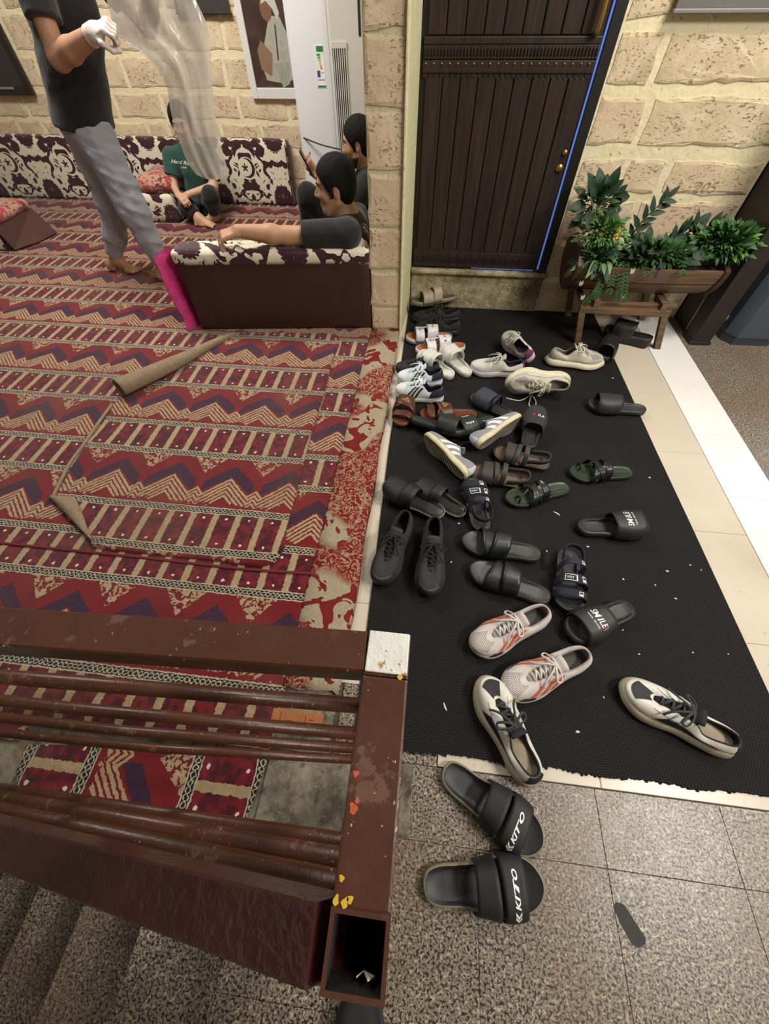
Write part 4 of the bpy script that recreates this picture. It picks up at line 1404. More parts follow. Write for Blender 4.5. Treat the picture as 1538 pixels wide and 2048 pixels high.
def place(t, heel, toe, z=MAT_Z, roll=0.0, pitch=0.0, ref_z=.02, yaw=0.0, lift=0.0, shift=(0, 0)):
    """stand the finished shoe with heel and toe at the measured floor points; it rests on height z"""
    a, c = gp(heel[0], heel[1], ref_z), gp(toe[0], toe[1], ref_z)
    m = (a + c) / 2; d = c - a
    t.rotation_mode = 'XYZ'
    R_ = Matrix.Rotation(math.atan2(d[1], d[0]) + yaw, 4, 'Z') @ Matrix.Rotation(pitch, 4, 'Y') @ Matrix.Rotation(roll, 4, 'X')
    R3 = np.array(R_.to_3x3())
    lo = min((np.array([v.co[:] for v in ch.data.vertices]) @ R3.T)[:, 2].min() for ch in t.children)
    t.rotation_euler = R_.to_euler()
    t.location = (m[0] + shift[0], m[1] + shift[1], z - lo + lift + .0004)


def length(heel, toe, ref_z=.02):
    return float(np.linalg.norm(gp(*heel, ref_z) - gp(*toe, ref_z)))


def shoe(name, label, cat, group=None):
    return thing(name, label, cat, group=group)

# ------------------------------------------------------------------ the shoes in the photograph
LB = lambda h, t, lo=.245, hi=.305: min(max(length(h, t), lo), hi)

# --- two-strap slides in the foreground, KITO
def kito_logo(band, t, u0, v0, su, sv, rot):
    v, f = text_mesh('KITO', .3, .035); band.print('lettering', v, f, M_PRINT, t, u0, v0, su, sv, rot)
    for k, (dx) in enumerate((0.0, .42)):
        V = np.array([(-2.05 - dx, .38), (-1.75 - dx, .38), (-2.15 - dx, 0), (-1.75 - dx, -.38), (-2.05 - dx, -.38), (-2.45 - dx, 0)]) * 1.15 + np.array([.72, 0])
        band.print('chevron_mark', V, [(0, 1, 2, 5), (5, 2, 3, 4)], M_PRINT, t, u0, v0, su, sv, rot)


def kito(label, heel, toe, side, yaw=0.0):
    t = shoe('slide_sandal', label, 'slide', 'pair of two-strap slides on the granite floor')
    L = LB(heel, toe); W = .112
    S0, hz = footbed(t, L, W, side, .026, leath('1c1d1d', .5), '857d63', cup=.006, rim_w=.004, rough=.6)
    m = leath('202121', .65)
    b1 = Band(S0, hz, L, side, .325, .125, .295, .125, rise=.046); b1.mesh('strap', m, t, .0045)
    b2 = Band(S0, hz, L, side, .085, -.075, .085, -.105, rise=.062, lean=-.25); b2.mesh('strap', m, t, .0045)
    kito_logo(b1, t, .50 if side > 0 else .46, .46, .125, .30, PI if side < 0 else PI)
    place(t, heel, toe, z=0.0, yaw=yaw)
    return t


kito('black two-strap slide nearest the camera, lying straight on the granite', (847, 1771), (1086, 1768), 1)
kito('black two-strap slide on the granite touching the heel of the white and black sneaker', (888, 1537), (1084, 1692), -1)

# --- white and black trainers
def bw_shoe(label, heel, toe, side, **k):
    t = shoe('sneaker', label, 'sneaker', 'pair of white and black trainers')
    L = LB(heel, toe)
    sneaker(t, L, .106, side, 'd6d2c6', 'b9b199', lining='17171a', laces='3a3a3a', lace_n=4, hc=.082, ht=.094, zh=.046, zt=.030, tongue='1b1b1e', chunky=.5, insole='9a8c78', heel='1b1b1e',
            overlays=[('1toe_panel', '18181b', [(.435, .50), (.565, .50), (.555, .93), (.445, .93)]), ('side_panel', '1c1c20', [(.12, .10), (.33, .22), (.31, .58), (.15, .46)]), ('eyelet_panel', 'e2dfd6', [(.28, .62), (.385, .70), (.375, .98), (.27, .98)])], mat_kind=leath)
    place(t, heel, toe, **k)


bw_shoe('white and black sneaker standing alone at the right edge of the mat', (1456, 1497), (1240, 1374), 1)
bw_shoe('white and black sneaker crossing the front edge of the mat', (1062, 1566), (966, 1360), -1, z=.008)

# --- white knit runners with orange stripes
def orange_shoe(label, heel, toe, side, **k):
    t = shoe('sneaker', label, 'sneaker', 'pair of white runners with orange stripes')
    L = LB(heel, toe)
    U = sneaker(t, L, .110, side, 'd0c7c2', 'bdb4aa', lining='9a8f88', laces='cfc7c0', lace_n=6, hc=.080, ht=.096, zh=.036, zt=.022, tongue='c9c0bb', insole='4a4441', spring=.014,
            stripes=('d4643c', .265, 3, .022, .018, .86, .30), overlays=[('side_patch', '33343a', [(.335, .02), (.40, .02), (.385, .30), (.34, .26)])])
    hl = MB()
    for i in range(15):
        for j in range(9):
            c = U.at(.425 + .15 * i / 14, .40 + .42 * j / 8 + (.02 if i % 2 else 0), .0009)
            hl.add([c + np.array([.0013 * math.cos(a), .0013 * math.sin(a), 0]) for a in np.linspace(0, 2 * PI, 7)[:-1]], [tuple(range(6))])
    tag(hl.build('knit_holes', fab('4a4644'), t, False), kind='stuff')
    place(t, heel, toe, **k)


orange_shoe('white runner with orange stripes on its near side, above its twin', (1090, 1229), (941, 1299), 1)
orange_shoe('white runner with orange stripes touching the toe of the white and black sneaker', (1168, 1313), (1004, 1384), -1)


# --- black pool slides with SMILE lettering
def smile(label, heel, toe, side, first, **k):
    t = shoe('slide_sandal', label, 'slide', 'pair of black slides with smile lettering')
    L = LB(heel, toe)
    S0, hz = footbed(t, L, .108, side, .034, leath('2d2d2c', .5), '232323', cup=.010, rim_w=.007, rough=.5)
    b1 = Band(S0, hz, L, side, .36, -.06, .36, -.06, rise=.046, zb=-.02, out=.0025); b1.mesh('strap', leath('242424', .55), t, .005, nv=11)
    u0 = .44 if side > 0 else .40
    r = PI
    v, f = text_mesh(first, .15, .008); b1.print('lettering', v, f, M_PRINT, t, .5, .55, .085 * 1.35, .27, r)
    v, f = rect2(.25, .8, 2); b1.print('red_mark', v + np.array([1.62, 0]), f, M_PRINTR, t, .5, .55, .085 * 1.25, .22, r)
    v, f = text_mesh('MAKE-SHOES'); b1.print('lettering', v, f, M_PRINT, t, .5, .36, .042, .075, r)
    place(t, heel, toe, **k)


smile('black slide with white SMILE lettering at the right, toe pointing right', (1153, 1058), (1290, 1056), 1, 'SMILE')
smile('black slide with white SMILE lettering beside the orange striped runners', (1258, 1216), (1131, 1272), -1, 'SMILE')

# --- black cross-strap slides
def cross(label, heel, toe, side, **k):
    t = shoe('slide_sandal', label, 'slide', 'pair of black wide-strap slides')
    L = LB(heel, toe)
    S0, hz = footbed(t, L, .106, side, .030, leath('3a3c3a', .45), '222322', cup=.006, rim_w=.005)
    m = leath('1d2022', .38)
    b1 = Band(S0, hz, L, side, .30, .12, .20, -.0, rise=.040); b1.mesh('strap', m, t, .003)
    b2 = Band(S0, hz, L, side, .07, -.13, .16, -.06, rise=.055); b2.mesh('strap', m, t, .003, base=.002)
    place(t, heel, toe, **k)


cross('black wide-strap slide, farther of the pair before the black runners', (1079, 1113), (922, 1083), -1)
cross('black wide-strap slide, nearer of the pair before the black runners', (1098, 1200), (938, 1138), 1)

# --- black runners beside the step
def black_runner(label, heel, toe, side, **k):
    t = shoe('sneaker', label, 'sneaker', 'pair of black lace-up runners')
    L = LB(heel, toe, .26, .31)
    sneaker(t, L, .108, side, '2f2b2c', '221f1f', lining='121214', laces='141415', lace_n=6, hc=.102, ht=.112, zh=.036, zt=.026, tongue='3a2f33', toe='2a2727', insole='0f1012', spring=.016,
            overlays=[('toe_line', '55504f', [(.42, .38), (.58, .38), (.575, .45), (.425, .45)])])
    place(t, heel, toe, **k)


black_runner('black lace-up runner half on the tile beside the platform step', (816, 1037), (754, 1178), 1)
black_runner('black lace-up runner fully on the mat beside its twin', (866, 1050), (856, 1200), -1)

# --- navy strap sandals with white labels
def velcro(label, heel, toe, side, word, **k):
    t = shoe('strap_sandal', label, 'sandal', 'navy strap sandals with white labels')
    L = LB(heel, toe)
    S0, hz = footbed(t, L, .102, side, .032, leath('1a1d22', .55), '2a2b2c', cup=.005, edge='4a4a44')
    m = fab('1b1d2b', .85); m2 = fab('262838', .85)
    b1 = Band(S0, hz, L, side, .36, .24, .34, .22, rise=.034); b1.mesh('toe_strap', m, t, .003)
    b2 = Band(S0, hz, L, side, .17, .02, .15, .0, rise=.050); b2.mesh('instep_strap', m, t, .003)
    b3 = Band(S0, hz, L, side, -.08, -.17, -.10, -.19, rise=.072, pw=.5); b3.mesh('ankle_strap', m2, t, .003)
    fl = 0 if math.sin(math.atan2((gp(*toe) - gp(*heel))[1], (gp(*toe) - gp(*heel))[0])) > 0 else PI
    for bb, u0 in ((b1, .62), (b2, .66), (b3, .64)):
        v, f = frame2(1, 1, .12); bb.print('label_frame', v, f, M_PRINT, t, u0, .5, .10, .6, fl)
        v, f = rect2(.55, .3, 2); bb.print('label_print', v - np.array([0, .2]), f, M_PRINT, t, u0, .5, .10, .6, fl)
    v, f = frame2(1, 1, .07); b2.print('label_frame', v, f, M_PRINT, t, .42, .5, .20, .66, fl)
    v, f = text_mesh(word); b2.print('lettering', v, f, M_PRINT, t, .42, .5, .058, .34, fl)
    # heel strap
    pts = [(S0[i, 0] * .94, S0[i, 1] * 1.0, hz(S0[i, 0]) + .040 + .012 * math.cos(i / NO * 2 * PI)) for i in list(range(NO - 17, NO)) + list(range(0, 18))]
    up = np.array(pts); V = [p for q in up for p in (q + [0, 0, -.010], q + [0, 0, .010])]
    o = mk('heel_strap', V, grid_faces(len(up), 2), m, t); o.modifiers.new('thickness', 'SOLIDIFY').thickness = .003
    place(t, heel, toe, **k)


velcro('navy strap sandal with white labels beside the grey striped shoe heel', (963, 1064), (942, 963), 1, 'YKRY')
velcro('navy strap sandal with white labels above the lettered slide', (1133, 1106), (1136, 1226), -1, 'YKRY')

# --- green footbed sandals with crossing black straps
def green(label, heel, toe, side, word, **k):
    t = shoe('strap_sandal', label, 'sandal', 'pair of green footbed sandals')
    L = LB(heel, toe)
    S0, hz = footbed(t, L, .100, side, .022, leath('2b3a28', .35), '1e211e', cup=.002, rim_w=.003)
    v, f = rect2(.07, .03, 2)
    zb = hz(-.1) - .0005
    mk('heel_label', [(p[0] - L * .30, p[1] * .6, zb + .001) for p in v], f, leath('2b3a2b'), t)
    m = leath('161718', .32)
    Band(S0, hz, L, side, .02, -.09, .02, -.09, rise=.050).mesh('instep_strap', m, t, .003)
    bb = Band(S0, hz, L, side, .02, -.09, .02, -.09, rise=.050); bb.th = .003
    if word:
        v, f = text_mesh(word, .3); bb.print('lettering', v, f, M_PRINT, t, .40, .5, .05, .45, PI)
    for (a, d_) in ((.24, .06), (.20, .02)):
        Band(S0, hz, L, side, a, a - .045, d_, d_ - .045, rise=.037).mesh('cross_strap', m, t, .0028, base=.001)
    for (a, d_) in ((.06, .22), (.02, .18)):
        Band(S0, hz, L, side, a, a - .045, d_, d_ - .045, rise=.039).mesh('cross_strap', m, t, .0028, base=.003)
    lo, hi = halfwidths(S0)(.36 * L)
    yy = (lo if side > 0 else hi) * .45
    v, f = tube_vf(spline([(.36 * L, yy - .014, hz(.3) - .001), (.345 * L, yy - .008, hz(.3) + .016), (.34 * L, yy, hz(.3) + .020), (.345 * L, yy + .008, hz(.3) + .016), (.36 * L, yy + .014, hz(.3) - .001)], 14), .0055, 7, True, .45); mk('toe_loop', v, f, m, t)
    v, f = tube_vf(spline([(.34 * L, yy, hz(.3) + .02), (.27 * L, yy * .6, hz(.3) + .030), (.20 * L, 0, hz(.2) + .037)], 10), .005, 7, True, .45); mk('centre_strap', v, f, m, t)
    place(t, heel, toe, **k)


green('green footbed sandal with crossing black straps, nearer to the navy sandal', (1136, 975), (1010, 1003), -1, 'Kailash')
green('green footbed sandal with crossing black straps, farther right by the tile', (1262, 946), (1137, 948), 1, None)

# --- dark strappy leather sandals with heel straps
def strappy(label, heel, toe, side, **k):
    t = shoe('strap_sandal', label, 'sandal', 'pair of worn dark leather sandals')
    L = LB(heel, toe)
    S0, hz = footbed(t, L, .100, side, .026, leath('6b5848', .6), '3a322b', cup=.005, edge='5a4a3c')
    m = leath('35342f', .6)
    Band(S0, hz, L, side, .33, .10, .30, .10, rise=.042).mesh('toe_strap', m, t, .003)
    Band(S0, hz, L, side, .08, .0, .16, .08, rise=.050).mesh('cross_strap', m, t, .003, base=.002)
    Band(S0, hz, L, side, .0, -.10, -.02, -.10, rise=.062).mesh('instep_strap', m, t, .003, base=.002)
    ids = list(range(NO - 20, NO)) + list(range(0, 21))
    V = []
    for i in ids:
        w_ = math.cos(min(i, NO - i) / 20 * PI / 2)
        for dz in (-.011, .011): V.append((S0[i, 0] * .97, S0[i, 1] * 1.0, hz(S0[i, 0]) + .016 + .022 * w_ + dz))
    o = mk('heel_strap', V, grid_faces(len(ids), 2), m, t); o.modifiers.new('thickness', 'SOLIDIFY').thickness = .004
    place(t, heel, toe, **k)


strappy('worn dark leather sandal with heel strap under the lettered black slide', (1086, 931), (996, 908), -1)
strappy('worn dark leather sandal with heel strap beside the grey striped shoe', (1044, 968), (950, 947), 1)

# --- woven black sandals
def woven(label, heel, toe, side, **k):
    t = shoe('woven_sandal', label, 'sandal', 'pair of black woven sandals')
    L = LB(heel, toe)
    S0, hz = footbed(t, L, .100, side, .024, leath('1f201f', .4), '1c1a18', cup=.004, edge='8a7558')
    m = leath('1a1a1a', .5)
    bb = Band(S0, hz, L, side, .44, .10, .42, .10, rise=.040, pw=.5); bb.mesh('woven_vamp', leath('141414', .55), t, .003, nv=9)
    for k2 in range(9):
        a = .42 - .034 * k2
        Band(S0, hz, L, side, a, a - .022, a - .012, a - .034, rise=.040 , pw=.5).mesh('woven_strip', m, t, .003, nu=21, nv=3, base=.003)
    Band(S0, hz, L, side, .11, -.06, .11, -.02, rise=.055).mesh('instep_strap', m, t, .004, base=.002)
    Band(S0, hz, L, side, -.06, -.085, -.02, -.05, rise=.057).mesh('strap_rim', leath('262626', .5), t, .006, base=.0)
    place(t, heel, toe, **k)


woven('black woven sandal beside the step, resting on its twin', (885, 1037), (769, 977), -1, lift=.016, roll=math.radians(-7))
woven('black woven sandal partly hidden between its twin and the navy sandal', (922, 1027), (836, 976), 1)

# --- grey suede shoes with white stripes, tipped on their sides
def grey(label, heel, toe, side, roll, **k):
    t = shoe('sneaker', label, 'sneaker', 'pair of grey suede shoes with white stripes')
    L = LB(heel, toe)
    sneaker(t, L, .100, side, '8d8b91', 'cfc6a4', lining='b9b9c2', laces='dcdcdc', lace_n=5, hc=.076, ht=.088, zh=.026, zt=.020, tongue='8d8b91', heel='c9ccd8', outsole='a8a089', insole='8a8078',
            stripes=('e6e6e6', .20, 3, .024, .020), bow=False)
    place(t, heel, toe, roll=roll, **k)


grey('grey suede shoe with white stripes tipped over, next to the lettered black slide', (957, 902), (1044, 846), 1, math.radians(-86), ref_z=.04)
grey('grey suede shoe with white stripes tipped over, nearer to the woven sandals', (926, 962), (843, 882), -1, math.radians(86), ref_z=.04)

# --- black slide lettered FILA
t = shoe('slide_sandal', 'black slide with small FILA lettering, toe away from the camera', 'slide')
h_, t_ = (1052, 905), (1067, 836); L = LB(h_, t_)
S0, hz = footbed(t, L, .104, 1, .030, leath('1f2021', .6), '222326', cup=.006)
bb = Band(S0, hz, L, 1, .42, -.08, .42, -.08, rise=.046, zb=-.018); bb.mesh('strap', fab('2b2b30', .75), t, .006, nv=11)
v, f = text_mesh('F', 0, .02); bb.print('lettering', v - np.array([.9, 0]), f, M_PRINTR, t, .56, .52, .11, .17, 0)
v, f = text_mesh('ILA', 0, .01); bb.print('lettering', v + np.array([.25, 0]), f, M_PRINT, t, .56, .52, .11, .17, 0)
place(t, h_, t_, lift=.02)

# --- black slide pair with TOY STORY lettering
def toy(label, heel, toe, side, word, **k):
    t = shoe('slide_sandal', label, 'slide', 'pair of dark ribbed slides')
    L = LB(heel, toe)
    b_ = B('ribbed_footbed_' + str(side)); x, y, z = b_.xyz(); w_ = (y * 700).sin()
    b_.set(base=b_.mix(w_.step(-.6, .6), hexc('1c211e'), hexc('353d37')), rough=.5); b_.bump(w_, .8, .004)
    S0, hz = footbed(t, L, .104, side, .030, b_.m, '262b28', cup=.004)
    bb = Band(S0, hz, L, side, .36, .02, .36, .0, rise=.046); bb.mesh('strap', leath('262a28', .55), t, .005, nv=9)
    if word:
        v, f = text_mesh('TOY', .1, .03); bb.print('lettering', v, f, M_PRINT, t, .60, .5, .075, .26, -PI / 2)
        v, f = text_mesh('STORY', .1, .03); bb.print('lettering', v, f, M_PRINT, t, .40, .5, .045, .16, -PI / 2)
    place(t, heel, toe, **k)


toy('dark ribbed slide with white TOY STORY lettering on its strap', (988, 843), (905, 868), -1, True)
toy('dark ribbed slide without lettering, tilted in front of the brown sandal', (822, 850), (926, 880), 1, False, roll=math.radians(-24), lift=.012)

# --- single black slide at the right edge of the mat
t = shoe('slide_sandal', 'plain black moulded slide reaching over the mat edge onto the tile', 'slide')
h_, t_ = (1289, 822), (1174, 812); L = LB(h_, t_)
S0, hz = footbed(t, L, .102, 1, .028, leath('333336', .55), '2b2b2d', cup=.006)
Band(S0, hz, L, 1, .40, -.02, .36, -.04, rise=.046, zb=-.018).mesh('strap', leath('2c2c2e', .55), t, .005, nv=9)
place(t, h_, t_)

# --- black slides under the planter
t = shoe('slide_sandal', 'thick black slide under the planter stand, lying on the cream tile', 'slide', 'black slides under the planter')
h_, t_ = (1298, 690), (1206, 664); L = LB(h_, t_)
S0, hz = footbed(t, L, .104, -1, .045, leath('232323', .5), '1c1c1c', cup=.006, heel_lift=.012)
Band(S0, hz, L, -1, .34, -.10, .34, -.10, rise=.060, zb=-.02).mesh('strap', leath('222224', .45), t, .005, nv=9)
place(t, h_, t_, z=.008)
t = shoe('slide_sandal', 'black slide with open heel beside the cream sneaker under the planter', 'slide', 'black slides under the planter')
h_, t_ = (1226, 676), (1198, 726); L = LB(h_, t_)
S0, hz = footbed(t, L, .104, 1, .040, leath('1f1f1f', .4), '1a1a1a', cup=.008)
Band(S0, hz, L, 1, .40, -.04, .40, -.04, rise=.060, zb=-.02).mesh('strap', leath('1e1e20', .4), t, .005, nv=9)
place(t, h_, t_)

# --- cream chunky sneakers
def cream(label, heel, toe, side, **k):
    t = shoe('sneaker', label, 'sneaker', 'pair of cream chunky sneakers')
    L = LB(heel, toe)
    sneaker(t, L, .106, side, 'b9b2a0', 'cfc9ae', lining='8f897d', laces='cdc6b4', lace_n=5, hc=.088, ht=.102, zh=.042, zt=.028, tongue='b5ad9b', chunky=1.0, insole='7f786c',
            overlays=[('side_panel', 'cbc4b2', [(.15, .12), (.34, .18), (.33, .42), (.17, .62)]), ('mesh_patch', '8f8f94', [(.36, .44), (.45, .46), (.44, .80), (.36, .74)]), ('heel_panel', 'a39d8f', [(.02, .1), (.12, .12), (.11, .6), (.02, .8)])], mat_kind=leath)
    return t, L


h_, t_ = (1094, 722), (1200, 728)
t, L = cream('cream chunky sneaker standing upright in front of the planter leg', h_, t_, 1); place(t, h_, t_)
h_, t_ = (1127, 772), (1011, 772)
t, L = cream('cream chunky sneaker lying on its side with a trailing lace', h_, t_, 1); place(t, h_, t_, roll=math.radians(-74), ref_z=.04)
lc = np.array(gp(1070, 790, .02))
tl = [gp(1062, 789, .022), gp(1040, 801, .012), gp(1012, 796, .011)]
o = tube('trailing_lace', spline([tuple(p) for p in tl], 14), .0028, fab('cdc6b4'), None, 6); mw = o
o.parent = t; o.matrix_parent_inverse = (Matrix.Translation(t.location) @ t.rotation_euler.to_matrix().to_4x4()).inverted()
tl = [gp(1064, 789, .024), gp(1072, 806, .013), gp(1064, 819, .011), gp(1058, 808, .013), gp(1062, 792, .022)]
o = tube('trailing_lace', spline([tuple(p) for p in tl], 20), .0028, fab('cdc6b4'), None, 6)
o.parent = t; o.matrix_parent_inverse = (Matrix.Translation(t.location) @ t.rotation_euler.to_matrix().to_4x4()).inverted()

# --- white running shoes with pink sole and navy lining
def pinkshoe(label, heel, toe, side, **k):
    t = shoe('sneaker', label, 'sneaker', 'pair of white running shoes with pale pink soles')
    L = LB(heel, toe)
    sneaker(t, L, .102, side, 'c9c4b8', 'cdbfc4', lining='231f33', laces='b9b3ad', lace_n=5, hc=.086, ht=.098, zh=.042, zt=.026, tongue='b8b2ac', heel='6b2d58', insole='33303f', outsole='c9b8bd', spring=.02,
            overlays=[('side_curve', '1c1d2a', [(.05, .06), (.24, .05), (.21, .24), (.06, .40)])], sole_line='a893a0')
    place(t, heel, toe, **k)


pinkshoe('white running shoe with pale pink sole standing upright, toe pointing left', (1044, 748), (940, 740), 1)
pinkshoe('white running shoe with pale pink sole tipped over behind its twin', (1054, 738), (1003, 692), -1, roll=math.radians(-38), ref_z=.03, lift=.01, shift=(0.03, .05))

# --- slate slide
t = shoe('slide_sandal', 'slate blue slide beside the brown sandals, toe pointing up left', 'slide')
h_, t_ = (1028, 837), (943, 793); L = LB(h_, t_)
S0, hz = footbed(t, L, .100, -1, .024, leath('262829', .55), '26282a', cup=.004)
Band(S0, hz, L, -1, .30, -.02, .38, .02, rise=.050).mesh('strap', fab('343a45', .8), t, .006, nv=9)
Band(S0, hz, L, -1, -.05, -.10, -.02, -.08, rise=.055).mesh('strap_rim', leath('222226', .5), t, .005)
v, f = tube_vf(spline([(.41 * L, .012, hz(.3)), (.38 * L, .012, hz(.3) + .02), (.33 * L, .006, hz(.3) + .035)], 8), .007, 7, True, .5); mk('toe_strap', v, f, fab('343a45', .8), t)
place(t, h_, t_)

# --- brown leather sandals
def brown(label, heel, toe, side, **k):
    t = shoe('leather_sandal', label, 'sandal', 'pair of brown leather sandals')
    L = LB(heel, toe)
    S0, hz = footbed(t, L, .102, side, .018, leath('673620', .38), '5a3a22', cup=.002, rim_w=.003)
    m = leath('56301f', .35)
    b1 = Band(S0, hz, L, side, .40, .24, .36, .26, rise=.030); b1.mesh('toe_strap', m, t, .003)
    b2 = Band(S0, hz, L, side, .30, .02, .10, -.10, rise=.048); b2.mesh('broad_strap', m, t, .003, base=.002)
    b3 = Band(S0, hz, L, side, .12, -.06, .26, .10, rise=.046); b3.mesh('cross_strap', leath('3a2118', .3), t, .003)
    ml = plain('cream_stitch', 'c9a886', .6)
    for dx, dy, s in ((0, 0, 1), (.0, 0, .55), (-.8, -.8, .5), (.8, -.8, .5), (0, .9, .4)):
        v, f = frame2(1, 1, .09); b2.print('stitched_square', v * s + np.array([dx, dy]) * .7, f, ml, t, .46, .5, .10, .26, PI / 4)
    place(t, heel, toe, **k)


brown('brown leather sandal leaning against the platform step', (823, 776), (800, 853), 1, ref_z=.03, lift=.012, pitch=math.radians(4))
brown('brown leather sandal lying flat, heel pointing right', (953, 829), (840, 830), -1)

# --- navy and white trainers by the step
def navy(label, heel, toe, side, **k):
    t = shoe('sneaker', label, 'sneaker', 'pair of white and navy trainers')
    L = LB(heel, toe)
    sneaker(t, L, .100, side, 'd3dad8', 'c9ccd0', lining='1b1d30', laces='dfe6e8', lace_n=5, hc=.088, ht=.100, zh=.030, zt=.022, tongue='c6cfd2', insole='1b1d2b', stripes=('1f2230', .26, 3, .015, .016),
            overlays=[('heel_panel', '20223a', [(.0, .30), (.17, .30), (.16, 1.0), (.0, 1.0)])])
    place(t, heel, toe, **k)


navy('white and navy trainer, farther of the pair by the platform step', (882, 764), (797, 762), 1)
navy('white and navy trainer, nearer of the pair behind the brown sandal', (886, 800), (791, 786), -1)
t = shoe('sneaker', 'dark navy low shoe squeezed between the white clogs and the platform step', 'sneaker')
h_, t_ = (872, 744), (798, 740); L = LB(h_, t_)
sneaker(t, L, .096, 1, '1d1e28', '15151a', lining='101014', laces='23242c', lace_n=4, hc=.066, ht=.080, zh=.024, zt=.018, tongue='1a1b24', bow=False)
place(t, h_, t_)

# --- white clogs
def clog(label, heel, toe, side, **k):
    t = shoe('clog', label, 'clog', 'pair of white foam clogs')
    L = LB(heel, toe)
    S0, hz = footbed(t, L, .100, side, .034, leath('cdcdbf', .5), 'd3d3c8', cup=.010, rim_w=.005)
    m = leath('d0d0c6', .5)
    Band(S0, hz, L, side, .44, .30, .44, .30, rise=.026, zb=-.02).mesh('toe_cover', m, t, .004)
    Band(S0, hz, L, side, .30, -.02, .30, -.02, rise=.050, zb=-.02).mesh('strap', m, t, .004, nv=9)
    Band(S0, hz, L, side, .03, -.05, .03, -.05, rise=.056, zb=-.015).mesh('strap_rim', m, t, .006)
    place(t, heel, toe, **k)


clog('white foam clog, left one of the pair, beside the white tan sandals', (905, 756), (838, 715), 1)
clog('white foam clog, right one of the pair, beside the white running shoe', (938, 752), (885, 703), -1)

# --- white sandals with tan footbeds and gold buckles
def tan(label, heel, toe, side, **k):
    t = shoe('slide_sandal', label, 'sandal', 'pair of white sandals with tan footbeds')
    L = LB(heel, toe)
    S0, hz = footbed(t, L, .100, side, .030, leath('a8622f', .45), 'd2d2da', cup=.004, rim_w=.003)
    m = leath('d4d3d8', .45)
    b1 = Band(S0, hz, L, side, .30, .12, .30, .12, rise=.044); b1.mesh('strap', m, t, .003)
    b2 = Band(S0, hz, L, side, .06, -.17, .06, -.17, rise=.062); b2.mesh('strap', m, t, .003)
    for bb in (b1, b2):
        for u in (.48, .55):
            c = bb.at(u, .5, .004); v, f = lathe_vf([(.0001, .004), (.004, .003), (.005, 0), (.004, -.003)], 8); mk('gold_stud', [tuple(np.array(p) + c) for p in v], f, M_BRASS, t)
    c = b2.at(.30 if side > 0 else .30, .5, .004); v, f = lathe_vf([(.0001, .003), (.006, .003), (.007, 0), (.007, -.002)], 12); mk('gold_button', [tuple(np.array([p[0], p[2] if False else p[1], p[2]]) + c) for p in v], f, M_BRASS, t)
    v, f = tube_vf([b1.at(.5, .2, .004), (b1.at(.5, .9, .004) + b2.at(.5, .1, .004)) / 2, b2.at(.5, .3, .004)], .005, 6, True, .5); mk('link_strap', v, f, m, t)
    place(t, heel, toe, **k)


tan('white sandal with tan footbed and gold studs, farther of the pair', (903, 676), (812, 679), -1)
tan('white sandal with tan footbed and gold studs, nearer of the pair', (929, 695), (831, 704), 1)

# --- black shoes and the beige slide against the door wall
t = shoe('sneaker', 'black shoe in the corner behind the white tan sandals', 'sneaker', 'black shoes in the corner by the door')
h_, t_ = (918, 664), (832, 662); L = LB(h_, t_)
sneaker(t, L, .100, 1, '161618', '1c1c1e', lining='0e0e10', laces='1d1d20', lace_n=5, hc=.085, ht=.098, zh=.032, zt=.022, tongue='161618', heel='2b2c30'); place(t, h_, t_)
t = shoe('sneaker', 'black shoe in the corner under the beige slide', 'sneaker', 'black shoes in the corner by the door')
h_, t_ = (918, 638), (826, 640); L = LB(h_, t_)
sneaker(t, L, .100, -1, '161618', '1c1c1e', lining='0e0e10', laces='1d1d20', lace_n=5, hc=.072, ht=.085, zh=.032, zt=.022, tongue='161618', heel='2b2c30'); place(t, h_, t_)
t = shoe('slide_sandal', 'beige slide lying in the corner below the door sill', 'slide')
h_, t_ = (910, 622), (820, 636); L = LB(h_, t_)
S0, hz = footbed(t, L, .100, 1, .026, leath('4b4438', .6), '7d705c', cup=.004)
b1 = Band(S0, hz, L, 1, .30, .06, .26, .04, rise=.046); b1.mesh('strap', leath('9c8f76', .6), t, .004)
b2 = Band(S0, hz, L, 1, .05, -.14, .03, -.14, rise=.062); b2.mesh('strap', leath('a3967d', .6), t, .004)
place(t, h_, t_, z=MAT_Z, ref_z=.02, lift=.055, shift=(0, .055), roll=math.radians(8))

# ================================================================== people
def smin(a, c, k):
    h = np.maximum(k - np.abs(a - c), 0) / k
    return np.minimum(a, c) - h * h * k * .25


